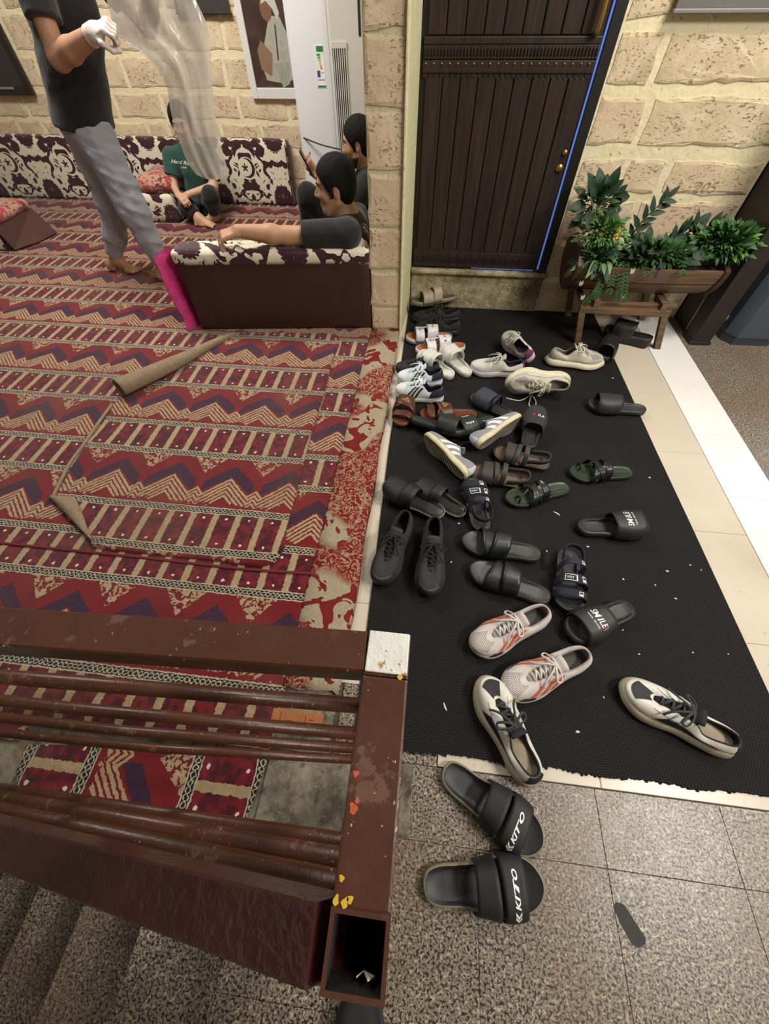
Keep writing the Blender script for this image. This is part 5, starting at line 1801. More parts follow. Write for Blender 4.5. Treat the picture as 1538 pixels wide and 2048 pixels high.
class Field:
    """signed distance field that blends limbs into one continuous skin"""
    def __init__(s, lo, hi, res):
        s.res = res; s.lo = np.array(lo, float)
        s.n = np.ceil((np.array(hi) - s.lo) / res).astype(int) + 1
        s.F = np.full(s.n, 1.0, np.float32)
    def _win(s, lo, hi):
        a = np.clip(np.floor((np.array(lo) - s.lo) / s.res).astype(int), 0, s.n); c = np.clip(np.ceil((np.array(hi) - s.lo) / s.res).astype(int) + 1, 0, s.n)
        sl = tuple(slice(i, j) for i, j in zip(a, c))
        ax_ = [(s.lo[d] + np.arange(a[d], c[d]) * s.res).astype(np.float32) for d in range(3)]
        return sl, np.meshgrid(*ax_, indexing='ij', sparse=True)
    def cap(s, a, c, ra, rb, k=.02, flat=None, sub=False):
        a, c = np.array(a, float), np.array(c, float); m = max(ra, rb) + k + 3 * s.res
        sl, (X, Y, Z) = s._win(np.minimum(a, c) - m, np.maximum(a, c) + m)
        if s.F[sl].size == 0: return s
        d = c - a; dd = d @ d + 1e-12
        x, y, z = X - a[0], Y - a[1], Z - a[2]
        t = np.clip((x * d[0] + y * d[1] + z * d[2]) / dd, 0, 1)
        qx, qy, qz = x - t * d[0], y - t * d[1], z - t * d[2]
        if flat is not None:
            n, f = np.array(flat[0], float), flat[1]; n /= np.linalg.norm(n)
            e = (qx * n[0] + qy * n[1] + qz * n[2]) * (f - 1)
            qx, qy, qz = qx + e * n[0], qy + e * n[1], qz + e * n[2]
        D = np.sqrt(qx * qx + qy * qy + qz * qz) - (ra + (rb - ra) * t)
        if flat is not None: D = D / max(1, flat[1] * .7)
        s.F[sl] = -smin(-s.F[sl], D, k) if sub else smin(s.F[sl], D.astype(np.float32), k)
        return s
    def ell(s, c, fr, r, k=.02, sub=False):
        """ellipsoid with axes fr (3 unit vectors) and radii r"""
        c = np.array(c, float); m = max(r) + k + 3 * s.res
        sl, (X, Y, Z) = s._win(c - m, c + m)
        if s.F[sl].size == 0: return s
        x, y, z = X - c[0], Y - c[1], Z - c[2]
        q = [(x * e[0] + y * e[1] + z * e[2]) for e in fr]
        k0 = np.sqrt(sum((p / rr) ** 2 for p, rr in zip(q, r))); k1 = np.sqrt(sum((p / rr ** 2) ** 2 for p, rr in zip(q, r)))
        D = k0 * (k0 - 1) / np.maximum(k1, 1e-6)
        s.F[sl] = -smin(-s.F[sl], D.astype(np.float32), k) if sub else smin(s.F[sl], D.astype(np.float32), k)
        return s
    def cut(s, p0, n, R=.12):
        """remove what lies beyond the plane near p0"""
        p0, n = np.array(p0, float), np.array(n, float); n /= np.linalg.norm(n)
        sl, (X, Y, Z) = s._win(p0 - R, p0 + R)
        x, y, z = X - p0[0], Y - p0[1], Z - p0[2]
        D = x * n[0] + y * n[1] + z * n[2]
        near = (x * x + y * y + z * z) < R * R
        s.F[sl] = np.where(near, np.maximum(s.F[sl], D), s.F[sl])
        return s
    def mesh(s):
        F = s.F; ins = F < 0
        c = [ins[i:F.shape[0] - 1 + i, j:F.shape[1] - 1 + j, k:F.shape[2] - 1 + k] for i in (0, 1) for j in (0, 1) for k in (0, 1)]
        cnt = sum(q.astype(np.int8) for q in c); act = (cnt > 0) & (cnt < 8)
        ids = np.full(act.shape, -1, np.int64); idx = np.argwhere(act); ids[act] = np.arange(len(idx))
        P = np.zeros((len(idx), 3)); W = np.zeros(len(idx))
        offs = [(i, j, k) for i in (0, 1) for j in (0, 1) for k in (0, 1)]
        val = {o: F[idx[:, 0] + o[0], idx[:, 1] + o[1], idx[:, 2] + o[2]].astype(float) for o in offs}
        for o in offs:
            for d in range(3):
                if o[d] == 0:
                    e = list(o); e[d] = 1; e = tuple(e); a, g = val[o], val[e]; m = (a < 0) != (g < 0)
                    t = a[m] / (a[m] - g[m]); q = np.tile(np.array(o, float), (m.sum(), 1)); q[:, d] += t
                    P[m] += q; W[m] += 1
        V = s.lo + (idx + P / W[:, None]) * s.res
        faces = []
        for d in range(3):
            a = [slice(1, -1)] * 3; a[d] = slice(0, -1); b_ = list(a); b_[d] = slice(1, None)
            A, C = ins[tuple(a)], ins[tuple(b_)]
            e = np.argwhere(A != C)
            if not len(e): continue
            st = A[tuple(e.T)]
            o = np.array([1, 1, 1]); o[d] = 0; e = e + o
            u, w_ = [(1, 2), (2, 0), (0, 1)][d]
            def id_(du, dw):
                q = e.copy(); q[:, u] -= du; q[:, w_] -= dw; return ids[q[:, 0], q[:, 1], q[:, 2]]
            Q = np.stack([id_(1, 1), id_(0, 1), id_(0, 0), id_(1, 0)], 1)
            Q[~st] = Q[~st][:, ::-1]
            faces.append(Q)
        Fc = np.vstack(faces); Fc = Fc[(Fc >= 0).all(1)]
        return V, Fc
    def build(s, name, mat, parent, fold=0.0, ff=(38, 31, 27)):
        V, F = s.mesh()
        if fold:
            rg = np.random.default_rng(len(V)); n = np.zeros(len(V))
            for _ in range(14):
                kv = rg.normal(0, 1, 3) * np.array([ff[0], ff[2], ff[1]]) * rg.uniform(.5, 1.6); n += (1 - np.abs(np.sin(V @ kv * .5 + rg.uniform(0, 6) + 1.5 * np.sin(V[:, 2] * 9 + rg.uniform(0, 6)))) * 1.57) * rg.uniform(.4, 1)
            n *= fold * .35
            c = V.mean(0); d = V - c; d /= np.linalg.norm(d, axis=1)[:, None] + 1e-9; V = V + d * n[:, None]
        me = bpy.data.meshes.new(name)
        me.vertices.add(len(V)); me.vertices.foreach_set('co', V.astype(np.float32).ravel())
        me.loops.add(len(F) * 4); me.loops.foreach_set('vertex_index', F.astype(np.int32).ravel())
        me.polygons.add(len(F)); me.polygons.foreach_set('loop_start', np.arange(0, len(F) * 4, 4, dtype=np.int32))
        me.polygons.foreach_set('use_smooth', np.ones(len(F), bool))
        me.materials.append(mat); me.update(); me.validate()
        o = bpy.data.objects.new(name, me); COL.objects.link(o); o.parent = parent
        return o


def skin_mat(name, hx, hx2):
    b = B(name)
    b.set(base=b.mix(b.noise(14, 4), hexc(hx), hexc(hx2)), rough=.5, sss=.05, spec=.35)
    b.p.inputs['Subsurface Radius'].default_value = (.012, .005, .003)
    b.bump(b.noise(260, 2), .08, .002)
    return b.m


def hair_mat():
    b = B('black_hair')
    v = b.scale(b.obj(), (420, 420, 120))
    n = b.noise(1.0, 3, vec=v)
    b.set(base=b.mix(n, hexc('0a0908'), hexc('191716')), rough=.75, spec=.2); b.bump(n, .5, .003)
    return b.m


def cloth_mat(name, a, c2):
    b = B(name); n = b.noise(500, 2)
    b.set(base=b.mix(b.noise(10, 4), hexc(a), hexc(c2)), rough=.9, sheen=.2, spec=.2); b.bump(n + b.noise(26, 4, dist=.5) * 2.0, .35, .006)
    return b.m


M_SKIN = skin_mat('warm_skin', 'a37a5e', 'b98f72'); M_SKIN2 = skin_mat('pale_skin', 'b48b70', 'c59f84')
M_HAIR = hair_mat()
M_TEE = cloth_mat('black_tshirt_cloth', '1d1b1d', '2a2729'); M_TEEG = cloth_mat('green_tshirt_cloth', '20423a', '2c5247')
M_TROU = cloth_mat('grey_trouser_cloth', '8d8e99', 'a5a6b0'); M_TROUB = cloth_mat('black_trouser_cloth', '161517', '232124')
M_EYEW = plain('eye_white', 'd8d2c8', .3, .03); M_EYED = plain('eye_dark', '1c120c', .25, .05)


def frame_of(fwd, up=(0, 0, 1)):
    f = np.array(fwd, float); f /= np.linalg.norm(f); u = np.array(up, float); u -= f * (u @ f); u /= np.linalg.norm(u)
    return f, np.cross(f, u), u                     # forward, right, up


def head(Fd, o, fwd, up=(0, 0, 1), s=1.0, neck=None, nr=.056):
    f, r, u = frame_of(fwd, up); o = np.array(o, float)
    P = lambda a, c, d: o + s * (f * a + r * c + u * d)
    fr = (f, r, u); R = lambda *q: tuple(s * x for x in q)
    Fd.ell(P(-.012, 0, .032), fr, R(.098, .076, .092), .02)
    Fd.ell(P(.030, 0, -.035), fr, R(.062, .058, .084), .03)
    Fd.cap(P(.058, -.012, -.100), P(.058, .012, -.100), .022 * s, .022 * s, .03)
    for q in (-1, 1): Fd.cap(P(-.012, .056 * q, -.055), P(.050, .022 * q, -.098), .018 * s, .018 * s, .03)
    Fd.cap(P(.078, -.030, .024), P(.078, .030, .024), .014 * s, .014 * s, .02)
    for q in (-1, 1):
        Fd.ell(P(.096, .031 * q, .002), fr, R(.016, .018, .012), .014, sub=True)
        Fd.cap(P(.068, .036 * q, -.026), P(.060, .044 * q, -.030), .018 * s, .014 * s, .03)
    Fd.cap(P(.086, 0, .012), P(.109, 0, -.028), .008 * s, .0125 * s, .010)
    for q in (-1, 1): Fd.ell(P(.098, .012 * q, -.034), fr, R(.012, .009, .008), .008)
    Fd.cap(P(.086, -.017, -.062), P(.086, .017, -.062), .0075 * s, .0075 * s, .008)
    Fd.cap(P(.084, -.015, -.074), P(.084, .015, -.074), .0085 * s, .0085 * s, .008)
    for q in (-1, 1):
        Fd.ell(P(-.014, .074 * q, -.012), fr, R(.019, .009, .031), .006)
        Fd.ell(P(-.008, .084 * q, -.008), fr, R(.008, .006, .016), .005, sub=True)
    if neck is not None: Fd.cap(P(-.028, 0, -.055), neck, nr * s, (nr + .006) * s, .03)
    return P, fr


def face_bits(t, P, fr, s=1.0, moustache=False, beard=False):
    f, r, u = fr
    for q in (-1, 1):
        v, fc = lathe_vf([(.0001, -.0115), (.006, -.0098), (.0105, -.005), (.0115, 0), (.0105, .005), (.006, .0098), (.0001, .0115)], 12)
        c = P(.079, .031 * q, .003); e = mk('eye', [tuple(c + s * (r * p[0] + u * p[1] + f * p[2])) for p in v], fc, M_EYEW, t)
        c2 = P(.0865, .031 * q, .003); mk('iris', [tuple(c2 + s * .5 * (r * p[0] + u * p[1] + f * p[2] * .9)) for p in v], fc, M_EYED, e)
        v, fc = tube_vf(spline([P(.095, .012 * q, .022), P(.094, .032 * q, .029), P(.078, .050 * q, .022)], 10), [.003, .004, .0045, .0048, .0048, .0046, .004, .0035, .003, .002], 7); mk('eyebrow', v, fc, M_HAIR, t)
    if moustache:
        v, fc = tube_vf(spline([P(.072, -.030, -.058), P(.092, -.014, -.050), P(.099, 0, -.047), P(.092, .014, -.050), P(.072, .030, -.058)], 16), .0055, 7); mk('moustache', v, fc, M_HAIR, t)


def hair(t, o, fwd, up=(0, 0, 1), s=1.0, th=.011, res=.0035):
    f, r, u = frame_of(fwd, up); o = np.array(o, float); P = lambda a, c, d: o + s * (f * a + r * c + u * d)
    Fd = Field(o - .17 * s, o + .17 * s, res)
    fr = (f, r, u)
    Fd.ell(P(-.014, 0, .034), fr, ((.098 + th) * s, (.0765 + th * .8) * s, (.094 + th) * s), .02)
    Fd.ell(P(-.050, 0, -.02), fr, (.062 * s, .066 * s, .070 * s), .03)
    n = f * .80 - u * .60
    Fd.cut(P(.086, 0, .068), n, .4)
    Fd.cut(P(0, 0, -.078), -u, .4)
    for q in (-1, 1): Fd.ell(P(-.010, .080 * q, -.016), fr, (.024 * s, .024 * s, .036 * s), .008, sub=True)
    for q in (-1, 1): Fd.cap(P(.020, .071 * q, .02), P(.016, .070 * q, -.030), .010 * s, .006 * s, .008)
    return Fd.build('hair', M_HAIR, t, .0013, (190, 170, 190))


def hand_prims(Fd, wrist, d, n, thumb_side=1, curl=.3, s=1.0, spread=.1, k=.006, curls=None):
    """palm with five separate fingers; d = pointing direction, n = back-of-hand normal"""
    d = np.array(d, float); d /= np.linalg.norm(d); n = np.array(n, float); n -= d * (n @ d); n /= np.linalg.norm(n)
    w_ = np.cross(d, n) * thumb_side; wrist = np.array(wrist, float)
    P = lambda a, c, e: wrist + s * (d * a + w_ * c + n * e)
    for q in (-.026, -.009, .009, .026): Fd.cap(P(.012, q * .8, 0), P(.082, q, .002), .014 * s, .0115 * s, .014)
    Ls = [.066, .076, .082, .074]; qs = [-.030, -.0105, .0105, .031]
    for i, (L_, q) in enumerate(zip(Ls, qs)):
        p = P(.086, q, .001); a = 0
        c_ = curls[i] if curls else curl * (1 + .12 * (1.5 - i))
        dirv = d * 1.0 + w_ * spread * (i - 1.5) * .35; dirv /= np.linalg.norm(dirv)
        for j, (fr_, rr) in enumerate(zip((.45, .31, .24), (.0088, .0080, .0072))):
            a += c_ * (1.0, 1.25, .8)[j]
            v = dirv * math.cos(a) - n * math.sin(a); e = p + v * L_ * fr_ * s
            Fd.cap(p, e, rr * s, rr * .93 * s, k if j else .008); p = e
    p0, p1 = P(.018, .026, -.006), P(.050, .050, -.016)
    p2 = P(.074, .056, -.026 - .02 * curl); p3 = P(.096, .052 - .012 * curl, -.034 - .03 * curl)
    Fd.cap(p0, p1, .0145 * s, .011 * s, .014); Fd.cap(p1, p2, .0105 * s, .0095 * s, .006); Fd.cap(p2, p3, .0095 * s, .0085 * s, .006)


def foot_prims(Fd, heel, toe, ankle, s=1.0, side=1):
    heel, toe, ankle = (np.array(q, float) for q in (heel, toe, ankle))
    d = toe - heel; d /= np.linalg.norm(d); w_ = np.cross([0, 0, 1], d) * side
    L_ = np.linalg.norm(toe - heel)
    h = heel + d * .035
    Fd.cap(h, h + d * .01, .034 * s, .034 * s, .03); Fd.cap(ankle, h + np.array([0, 0, .015]), .036 * s, .034 * s, .03)
    Fd.cap(ankle + d * .02 - np.array([0, 0, .02]), heel + d * L_ * .70 + np.array([0, 0, -.008]), .036 * s, .022 * s, .03)
    for i, q in enumerate((-.030, -.014, .0, .014, .030)):
        a = heel + d * (L_ * .62) + w_ * q * .9 - np.array([0, 0, .012]); e = heel + d * (L_ * (.90 - .022 * i) if i else L_ * .92) + w_ * q * 1.15 - np.array([0, 0, .020])
        Fd.cap(a, e, .017 * s, (.0125 if i == 0 else .0085) * s, .010)


A3 = lambda *q: np.array(q, float)

# ------------------------------------------------------------------ standing man carrying a plastic sheet
ps = thing('person', 'person standing in black t-shirt and grey trousers holding a plastic sheet with gloved hand', 'person', (0, 0, 0))
hipL, kneL, ankL = A3(-2.16, 2.96, .80), A3(-2.185, 2.95, .43), A3(-2.352, 2.95, .115)
hipR, kneR, ankR = A3(-2.03, 2.88, .80), A3(-1.965, 2.83, .465), A3(-1.935, 2.84, .12)
pel, chest, neck = A3(-2.09, 2.92, .86), A3(-1.93, 2.92, 1.22), A3(-1.845, 2.92, 1.46)
shN, shF = A3(-1.90, 2.74, 1.40), A3(-1.82, 3.10, 1.40)
elN, hdN = yp(118, 118, 2.66), yp(188, 68, 2.60)
elF, hdF = A3(-1.62, 3.12, 1.18), A3(-1.42, 2.92, 1.32)
Fd = Field((-2.65, 2.45, .0), (-1.15, 3.35, 1.85), .0065)
Fd.cap(pel, chest, .13, .13, .06, flat=((1, 0, 0), 1.25)); Fd.cap(chest, neck, .13, .07, .06); Fd.cap(shN, shF, .06, .06, .06)
for a, c in ((hipL, kneL), (hipR, kneR)): Fd.cap(a, c, .075, .05, .04)
for a, c in ((kneL, ankL), (kneR, ankR)): Fd.cap(a, c, .052, .036, .04)
foot_prims(Fd, (-2.46, 2.96, .062), (-2.18, 2.93, .066), ankL, 1, -1)
foot_prims(Fd, (-2.0, 2.84, .062), (-1.73, 2.78, .066), ankR, 1, 1)
for a, c, e in ((shN, elN, hdN), (shF, elF, hdF)):
    Fd.cap(a, c, .052, .043, .03)
    m_ = c + (e - c) * .35
    Fd.cap(c, m_, .043, .044, .02); Fd.cap(m_, e, .044, .030, .02)
dN = (hdN - elN) / np.linalg.norm(hdN - elN); dF = (hdF - elF) / np.linalg.norm(hdF - elF)
hand_prims(Fd, hdN, dN, (0, -.5, .85), 1, 1.0, .9)
hand_prims(Fd, hdF, dF, (0, .3, .9), -1, 1.0, .95)
P, fr = head(Fd, neck + A3(.075, 0, .19), (.9, -.1, -.35), neck=neck)
Fd.build('body', M_SKIN, ps)
face_bits(ps, P, fr); hair(ps, neck + A3(.075, 0, .19), (.9, -.1, -.35))
Fd = Field((-2.5, 2.5, .75), (-1.3, 3.35, 1.6), .0075)
Fd.cap(pel + A3(-.005, 0, -.03), A3(-2.02, 2.92, 1.02), .160, .142, .06, flat=((1, -.2, .3), 1.05)); Fd.cap(A3(-2.02, 2.92, 1.02), chest + A3(0, 0, .03), .140, .155, .06); Fd.cap(chest, neck - A3(0, 0, .04), .15, .085, .05); Fd.cap(shN, shF, .075, .075, .06)
sl = shN + (elN - shN) * .62; Fd.cap(shN, sl, .078, .074, .04); Fd.cut(sl, elN - shN, .1)
sl2 = shF + (elF - shF) * .6; Fd.cap(shF, sl2, .078, .074, .04); Fd.cut(sl2, elF - shF, .1)
Fd.cut(pel + A3(0, 0, -.035), (-.12, 0, -1), .35)
Fd.build('tshirt', M_TEE, ps, .003)
Fd = Field((-2.55, 2.55, .06), (-1.7, 3.25, 1.0), .0065)
Fd.cap(pel + A3(0, 0, -.02), pel + A3(.0, 0, .04), .138, .135, .05, flat=((1, 0, 0), 1.12))
for a, c, e, kx in ((hipL, kneL, ankL, .0), (hipR, kneR, ankR, .01)):
    Fd.cap(a, c, .108, .082 + kx, .05); m_ = c + (e - c) * .5
    Fd.cap(c, m_, .080 + kx, .072, .04); Fd.cap(m_, e + A3(0, 0, .035), .072, .052, .03)
    Fd.cap(c + A3(.03, -.01, -.01), c + A3(.05, -.02, -.05), .05, .04, .03); Fd.cut(e + A3(0, 0, .028), e - c, .09)
Fd.cut(pel + A3(0, 0, -.015), (0, 0, 1), .3)
Fd.build('trousers', M_TROU, ps, .010, (30, 34, 24))
Fd = Field(hdN - .14, hdN + .2, .0035)
hand_prims(Fd, hdN, dN, (0, -.5, .85), 1, 1.0, 1.02, k=.005); Fd.cap(hdN - dN * .035, hdN + dN * .01, .037, .036, .02); Fd.cut(hdN - dN * .03, -dN, .07)
b = B('white_glove_film'); b.set(base=b.mix(b.noise(30, 3), hexc('cdbab4'), hexc('e2d6d2')), rough=.35, spec=.5); b.bump(b.noise(90, 3, dist=.5), .6, .004)
Fd.build('glove', b.m, ps)

# ------------------------------------------------------------------ the plastic sheet
b = B('clear_plastic_film')
x, y, z = b.xyz()
fold = b.noise(5, 2.5, vec=b.scale(b.obj(), (1.8, 1.8, .5)), dist=.5)
b.set(base=b.mix(fold, hexc('d6cdc5'), hexc('ece7e2')), rough=.2, alpha=fold.step(.25, .8) * 0.30 + 0.36, spec=.7)
b.bump(fold + b.noise(26, 2, dist=.4) * .12, .8, .02)
sh_ = thing('plastic_sheet', 'large translucent plastic sheet hanging from the gloved hand', 'plastic sheet')
SL = [(206, -30), (216, 10), (236, 66), (300, 120), (331, 165), (340, 215), (352, 262), (372, 318), (392, 349)]
SRr = [(372, -60), (392, 0), (412, 45), (420, 90), (424, 150), (427, 205), (434, 255), (446, 305), (459, 351)]
nL = spline(SL, 44); nR = spline(SRr, 44)
for lay in (0, 1):
    V = []
    for i in range(44):
        for j in range(30):
            s_ = j / 29
            u_, v_ = nL[i] * (1 - s_) + nR[i] * s_
            v_ += 10 * math.sin(PI * s_) * (i / 43)
            Y_ = 2.74 + (.055 * math.sin(PI * s_) ** .7 + .004) * (1 if lay else -1) + .018 * math.sin(9 * s_ + i * .12 + lay * 2) * math.sin(PI * s_) + .008 * math.sin(23 * s_ - i * .21 + lay) * math.sin(PI * s_)
            V.append(yp(u_, v_, Y_))
    mk('film_layer', V, grid_faces(44, 30), b.m, sh_)

# ------------------------------------------------------------------ seated man resting his arm on the seat end
pa = thing('person', 'person in black t-shirt seated in profile with arm resting on the brown seat end', 'person')
o_ = A3(-.548, 2.50, .682); fw = (-1, -.14, -.06)
nk = A3(-.497, 2.52, .545)
shN, shF = A3(-.468, 2.36, .520), A3(-.47, 2.70, .50)
elN = yp(578, 477, 2.325); elN[2] = .512
wrN = yp(476, 462, 2.245); wrN[2] = max(wrN[2], .528)
Fd = Field((-1.35, 2.10, .0335), (-.35, 2.95, .83), .0048)
Fd.cap(A3(-.50, 2.56, .14), A3(-.48, 2.54, .42), .13, .125, .06, flat=((1, 0, 0), 1.25)); Fd.cap(A3(-.48, 2.54, .42), nk, .11, .065, .06); [Fd.cap(nk + A3(0, 0, -.04), q_, .05, .046, .05) for q_ in (shN, shF)]
Fd.cap(shN, elN, .055, .044, .03); m_ = elN + (wrN - elN) * .35; Fd.cap(elN, m_, .043, .045, .02); Fd.cap(m_, wrN, .045, .030, .02)
dv = A3(-.80, -.30, -.16)
hand_prims(Fd, wrN, dv, (-.18, -.35, .92), 1, .55, 1.0, spread=.3, curls=[.55, .66, .74, .80])
P, fr = head(Fd, o_, fw, neck=nk, s=.93)
Fd.build('body', M_SKIN, pa)
face_bits(pa, P, fr, .93, moustache=True); hair(pa, o_, fw, s=.95, th=.014)
Fd = Field((-1.0, 2.15, .0335), (-.345, 2.95, .66), .006)
Fd.cap(A3(-.50, 2.56, .12), A3(-.48, 2.54, .42), .150, .145, .06, flat=((1, 0, 0), 1.25)); Fd.cap(A3(-.48, 2.54, .42), nk + A3(.004, 0, -.035), .125, .075, .05); [Fd.cap(nk + A3(0, 0, -.045), q_, .066, .064, .05) for q_ in (shN, shF)]
sl = yp(606, 468, 2.335); sl[2] = .515
Fd.cap(shN, sl, .072, .066, .03); Fd.cut(sl, elN - shN, .1)
Fd.cap(nk + A3(-.01, 0, .035), nk + A3(-.02, 0, .12), .067, .062, .01, sub=True)
Fd.build('tshirt', M_TEE, pa, .0025)
Fd = Field((-1.25, 2.3, .0335), (-.38, 3.0, .42), .008)
for a, c, e in ((A3(-.55, 2.50, .13), A3(-.92, 2.55, .20), A3(-.75, 2.80, .10)), (A3(-.55, 2.66, .13), A3(-.92, 2.82, .18), A3(-.70, 2.60, .09))):
    Fd.cap(a, c, .095, .075, .04); Fd.cap(c, e, .070, .05, .04)
Fd.build('trousers', M_TROUB, pa, .003)

# ------------------------------------------------------------------ seated man behind, looking at a phone
pb = thing('person', 'person with short beard seated behind the front man, looking at a phone', 'person')
o_ = A3(-.563, 3.40, .690); fw = (-1, .02, -.12); nk = A3(-.505, 3.42, .55)
shN, shF = A3(-.478, 3.24, .51), A3(-.48, 3.58, .50)
elN, wrN = A3(-.60, 3.16, .40), A3(-.80, 3.20, .565)
Fd = Field((-1.3, 2.95, .0335), (-.35, 3.9, .85), .0055)
Fd.cap(A3(-.50, 3.42, .14), A3(-.48, 3.42, .42), .13, .12, .06, flat=((1, 0, 0), 1.25)); Fd.cap(A3(-.48, 3.42, .42), nk, .11, .06, .06); [Fd.cap(nk + A3(0, 0, -.04), q_, .05, .046, .05) for q_ in (shN, shF)]
Fd.cap(shN, elN, .052, .042, .03); Fd.cap(elN, wrN, .043, .029, .02)
elF = A3(-.62, 3.62, .36); wrF = A3(-.80, 3.44, .45); Fd.cap(shF, elF, .052, .042, .03); Fd.cap(elF, wrF, .043, .029, .02)
hand_prims(Fd, wrN, (-.62, .06, .55), (-.5, -.75, .1), -1, .75, .95, curls=[.55, .6, .62, .6])
hand_prims(Fd, wrF, (-.8, -.2, .1), (0, .2, .9), 1, .6, .95)
for hp_, kn, an, tp in ((A3(-.55, 3.30, .13), A3(-.915, 3.28, .43), A3(-1.02, 3.46, .11), A3(-1.22, 3.66, .066)), (A3(-.55, 3.54, .13), A3(-.95, 3.70, .22), A3(-.80, 3.50, .10), A3(-.98, 3.40, .066))):
    Fd.cap(hp_, kn, .07, .05, .04); Fd.cap(kn, an, .05, .036, .03)
    dd = tp - an; dd[2] = 0; dd /= np.linalg.norm(dd); foot_prims(Fd, A3(an[0], an[1], .062) - dd * .05, tp, an)
P, fr = head(Fd, o_, fw, neck=nk, s=.95)
Fd.build('body', M_SKIN, pb)
face_bits(pb, P, fr, .95, moustache=True); hair(pb, o_, fw, s=.96, th=.012)
Fd = Field(o_ - .16, o_ + .16, .0035)
f_, r_, u_ = fr
Fd.ell(P(.030, 0, -.045), fr, (.063 * .95, .060 * .95, .082 * .95), .03); Fd.cap(P(.058, -.012, -.100), P(.058, .012, -.100), .022, .022, .03)
for q in (-1, 1): Fd.cap(P(-.012, .056 * q, -.055), P(.050, .022 * q, -.098), .0182, .0182, .03)
Fd.cut(P(.0, 0, -.062), u_, .3)
Fd.build('beard', plain('short_beard', '33241c', .8, .3, 300), pb)
Fd = Field((-.95, 3.05, .0335), (-.345, 3.85, .66), .007)
Fd.cap(A3(-.50, 3.42, .12), A3(-.48, 3.42, .42), .150, .14, .06, flat=((1, 0, 0), 1.25)); Fd.cap(A3(-.48, 3.42, .42), nk + A3(0, 0, -.035), .12, .072, .05); [Fd.cap(nk + A3(0, 0, -.045), q_, .066, .064, .05) for q_ in (shN, shF)]
for sh0, e0_ in ((shN, elN), (shF, elF)):
    s1 = sh0 + (e0_ - sh0) * .75; Fd.cap(sh0, s1, .070, .064, .03); Fd.cut(s1, e0_ - sh0, .09)
Fd.build('tshirt', M_TEE, pb, .0025)
Fd = Field((-1.2, 3.1, .0335), (-.38, 3.9, .56), .007)
for hp_, kn, an in ((A3(-.55, 3.30, .13), A3(-.915, 3.28, .43), A3(-1.0, 3.44, .15)), (A3(-.55, 3.54, .13), A3(-.95, 3.70, .22), A3(-.82, 3.52, .11))):
    Fd.cap(hp_, kn, .095, .074, .04); Fd.cap(kn, an, .072, .055, .04); Fd.cut(an, an - kn, .08)
Fd.build('trousers', M_TROUB, pb, .003)
phone = thing('mobile_phone', 'dark mobile phone held up by the seated bearded man', 'phone', tuple(wrN + A3(-.075, .02, .055)))
Rm = Matrix.Rotation(math.radians(10), 4, 'Z') @ Matrix.Rotation(math.radians(-28), 4, 'Y'); phone.rotation_euler = Rm.to_euler()
box('phone_body', -.0045, .0045, -.037, .037, -.075, .075, plain('phone_case', '1d1b1b', .4), phone, .003)
box('phone_screen', .0040, .0052, -.034, .034, -.071, .071, plain('phone_glass', '3a4048', .1, .1), phone)

# ------------------------------------------------------------------ person in the green shirt by the wall
pc = thing('person', 'person in dark green t-shirt seated cross-legged by the wall behind the plastic sheet', 'person')
o_ = A3(-2.12, 4.13, .655); fw = (.25, -1, -.12); nk = A3(-2.15, 4.20, .52)
shN, shF = A3(-2.325, 4.17, .440), A3(-1.995, 4.22, .430)
eA, wA = A3(-2.345, 4.08, .285), A3(-2.255, 3.94, .245)
eB, wB = A3(-1.985, 4.10, .265), A3(-2.165, 3.95, .245)
Fd = Field((-2.6, 3.65, .0335), (-1.7, 4.48, .83), .0062)
Fd.cap(A3(-2.19, 4.25, .12), A3(-2.17, 4.23, .38), .12, .11, .06, flat=((0, 1, 0), 1.25)); Fd.cap(A3(-2.17, 4.23, .38), nk, .10, .055, .06); [Fd.cap(nk + A3(0, 0, -.04), q_, .044, .042, .05) for q_ in (shN, shF)]
for a, c, e in ((shN, eA, wA), (shF, eB, wB)): Fd.cap(a, c, .045, .036, .03); Fd.cap(c, e, .036, .025, .02)
hand_prims(Fd, wA, (.75, -.5, -.3), (.1, -.4, .9), -1, .5, .85); hand_prims(Fd, wB, (-.8, -.3, -.25), (.1, -.4, .9), 1, .5, .85)
LG = ((A3(-2.10, 4.20, .12), A3(-1.955, 3.93, .245), A3(-2.03, 4.04, .08), A3(-2.14, 3.86, .062)), (A3(-2.25, 4.20, .13), A3(-2.225, 3.97, .15), A3(-2.13, 3.93, .085), A3(-1.96, 3.88, .062)))
for hp_, kn, an, tp in LG:
    Fd.cap(hp_, kn, .06, .045, .04); Fd.cap(kn, an, .045, .034, .03)
    dd = tp - an; dd[2] = 0; dd /= np.linalg.norm(dd); foot_prims(Fd, A3(an[0], an[1], .062) - dd * .04, tp, an, .95)
P, fr = head(Fd, o_, fw, neck=nk, s=.92)
Fd.build('body', M_SKIN2, pc); face_bits(pc, P, fr, .92); hair(pc, o_, fw, s=.93, th=.014)
Fd = Field((-2.55, 3.9, .0335), (-1.8, 4.48, .62), .0065)
Fd.cap(A3(-2.19, 4.24, .10), A3(-2.17, 4.22, .38), .145, .13, .06, flat=((0, 1, 0), 1.2)); Fd.cap(A3(-2.17, 4.22, .38), nk + A3(0, 0, -.035), .11, .065, .05); [Fd.cap(nk + A3(0, 0, -.045), q_, .060, .058, .05) for q_ in (shN, shF)]
for sh0, e0_ in ((shN, eA), (shF, eB)):
    s1 = sh0 + (e0_ - sh0) * .72; Fd.cap(sh0, s1, .064, .064, .03); Fd.cut(s1, e0_ - sh0, .085)
tee = Fd.build('tshirt', M_TEEG, pc, .003)
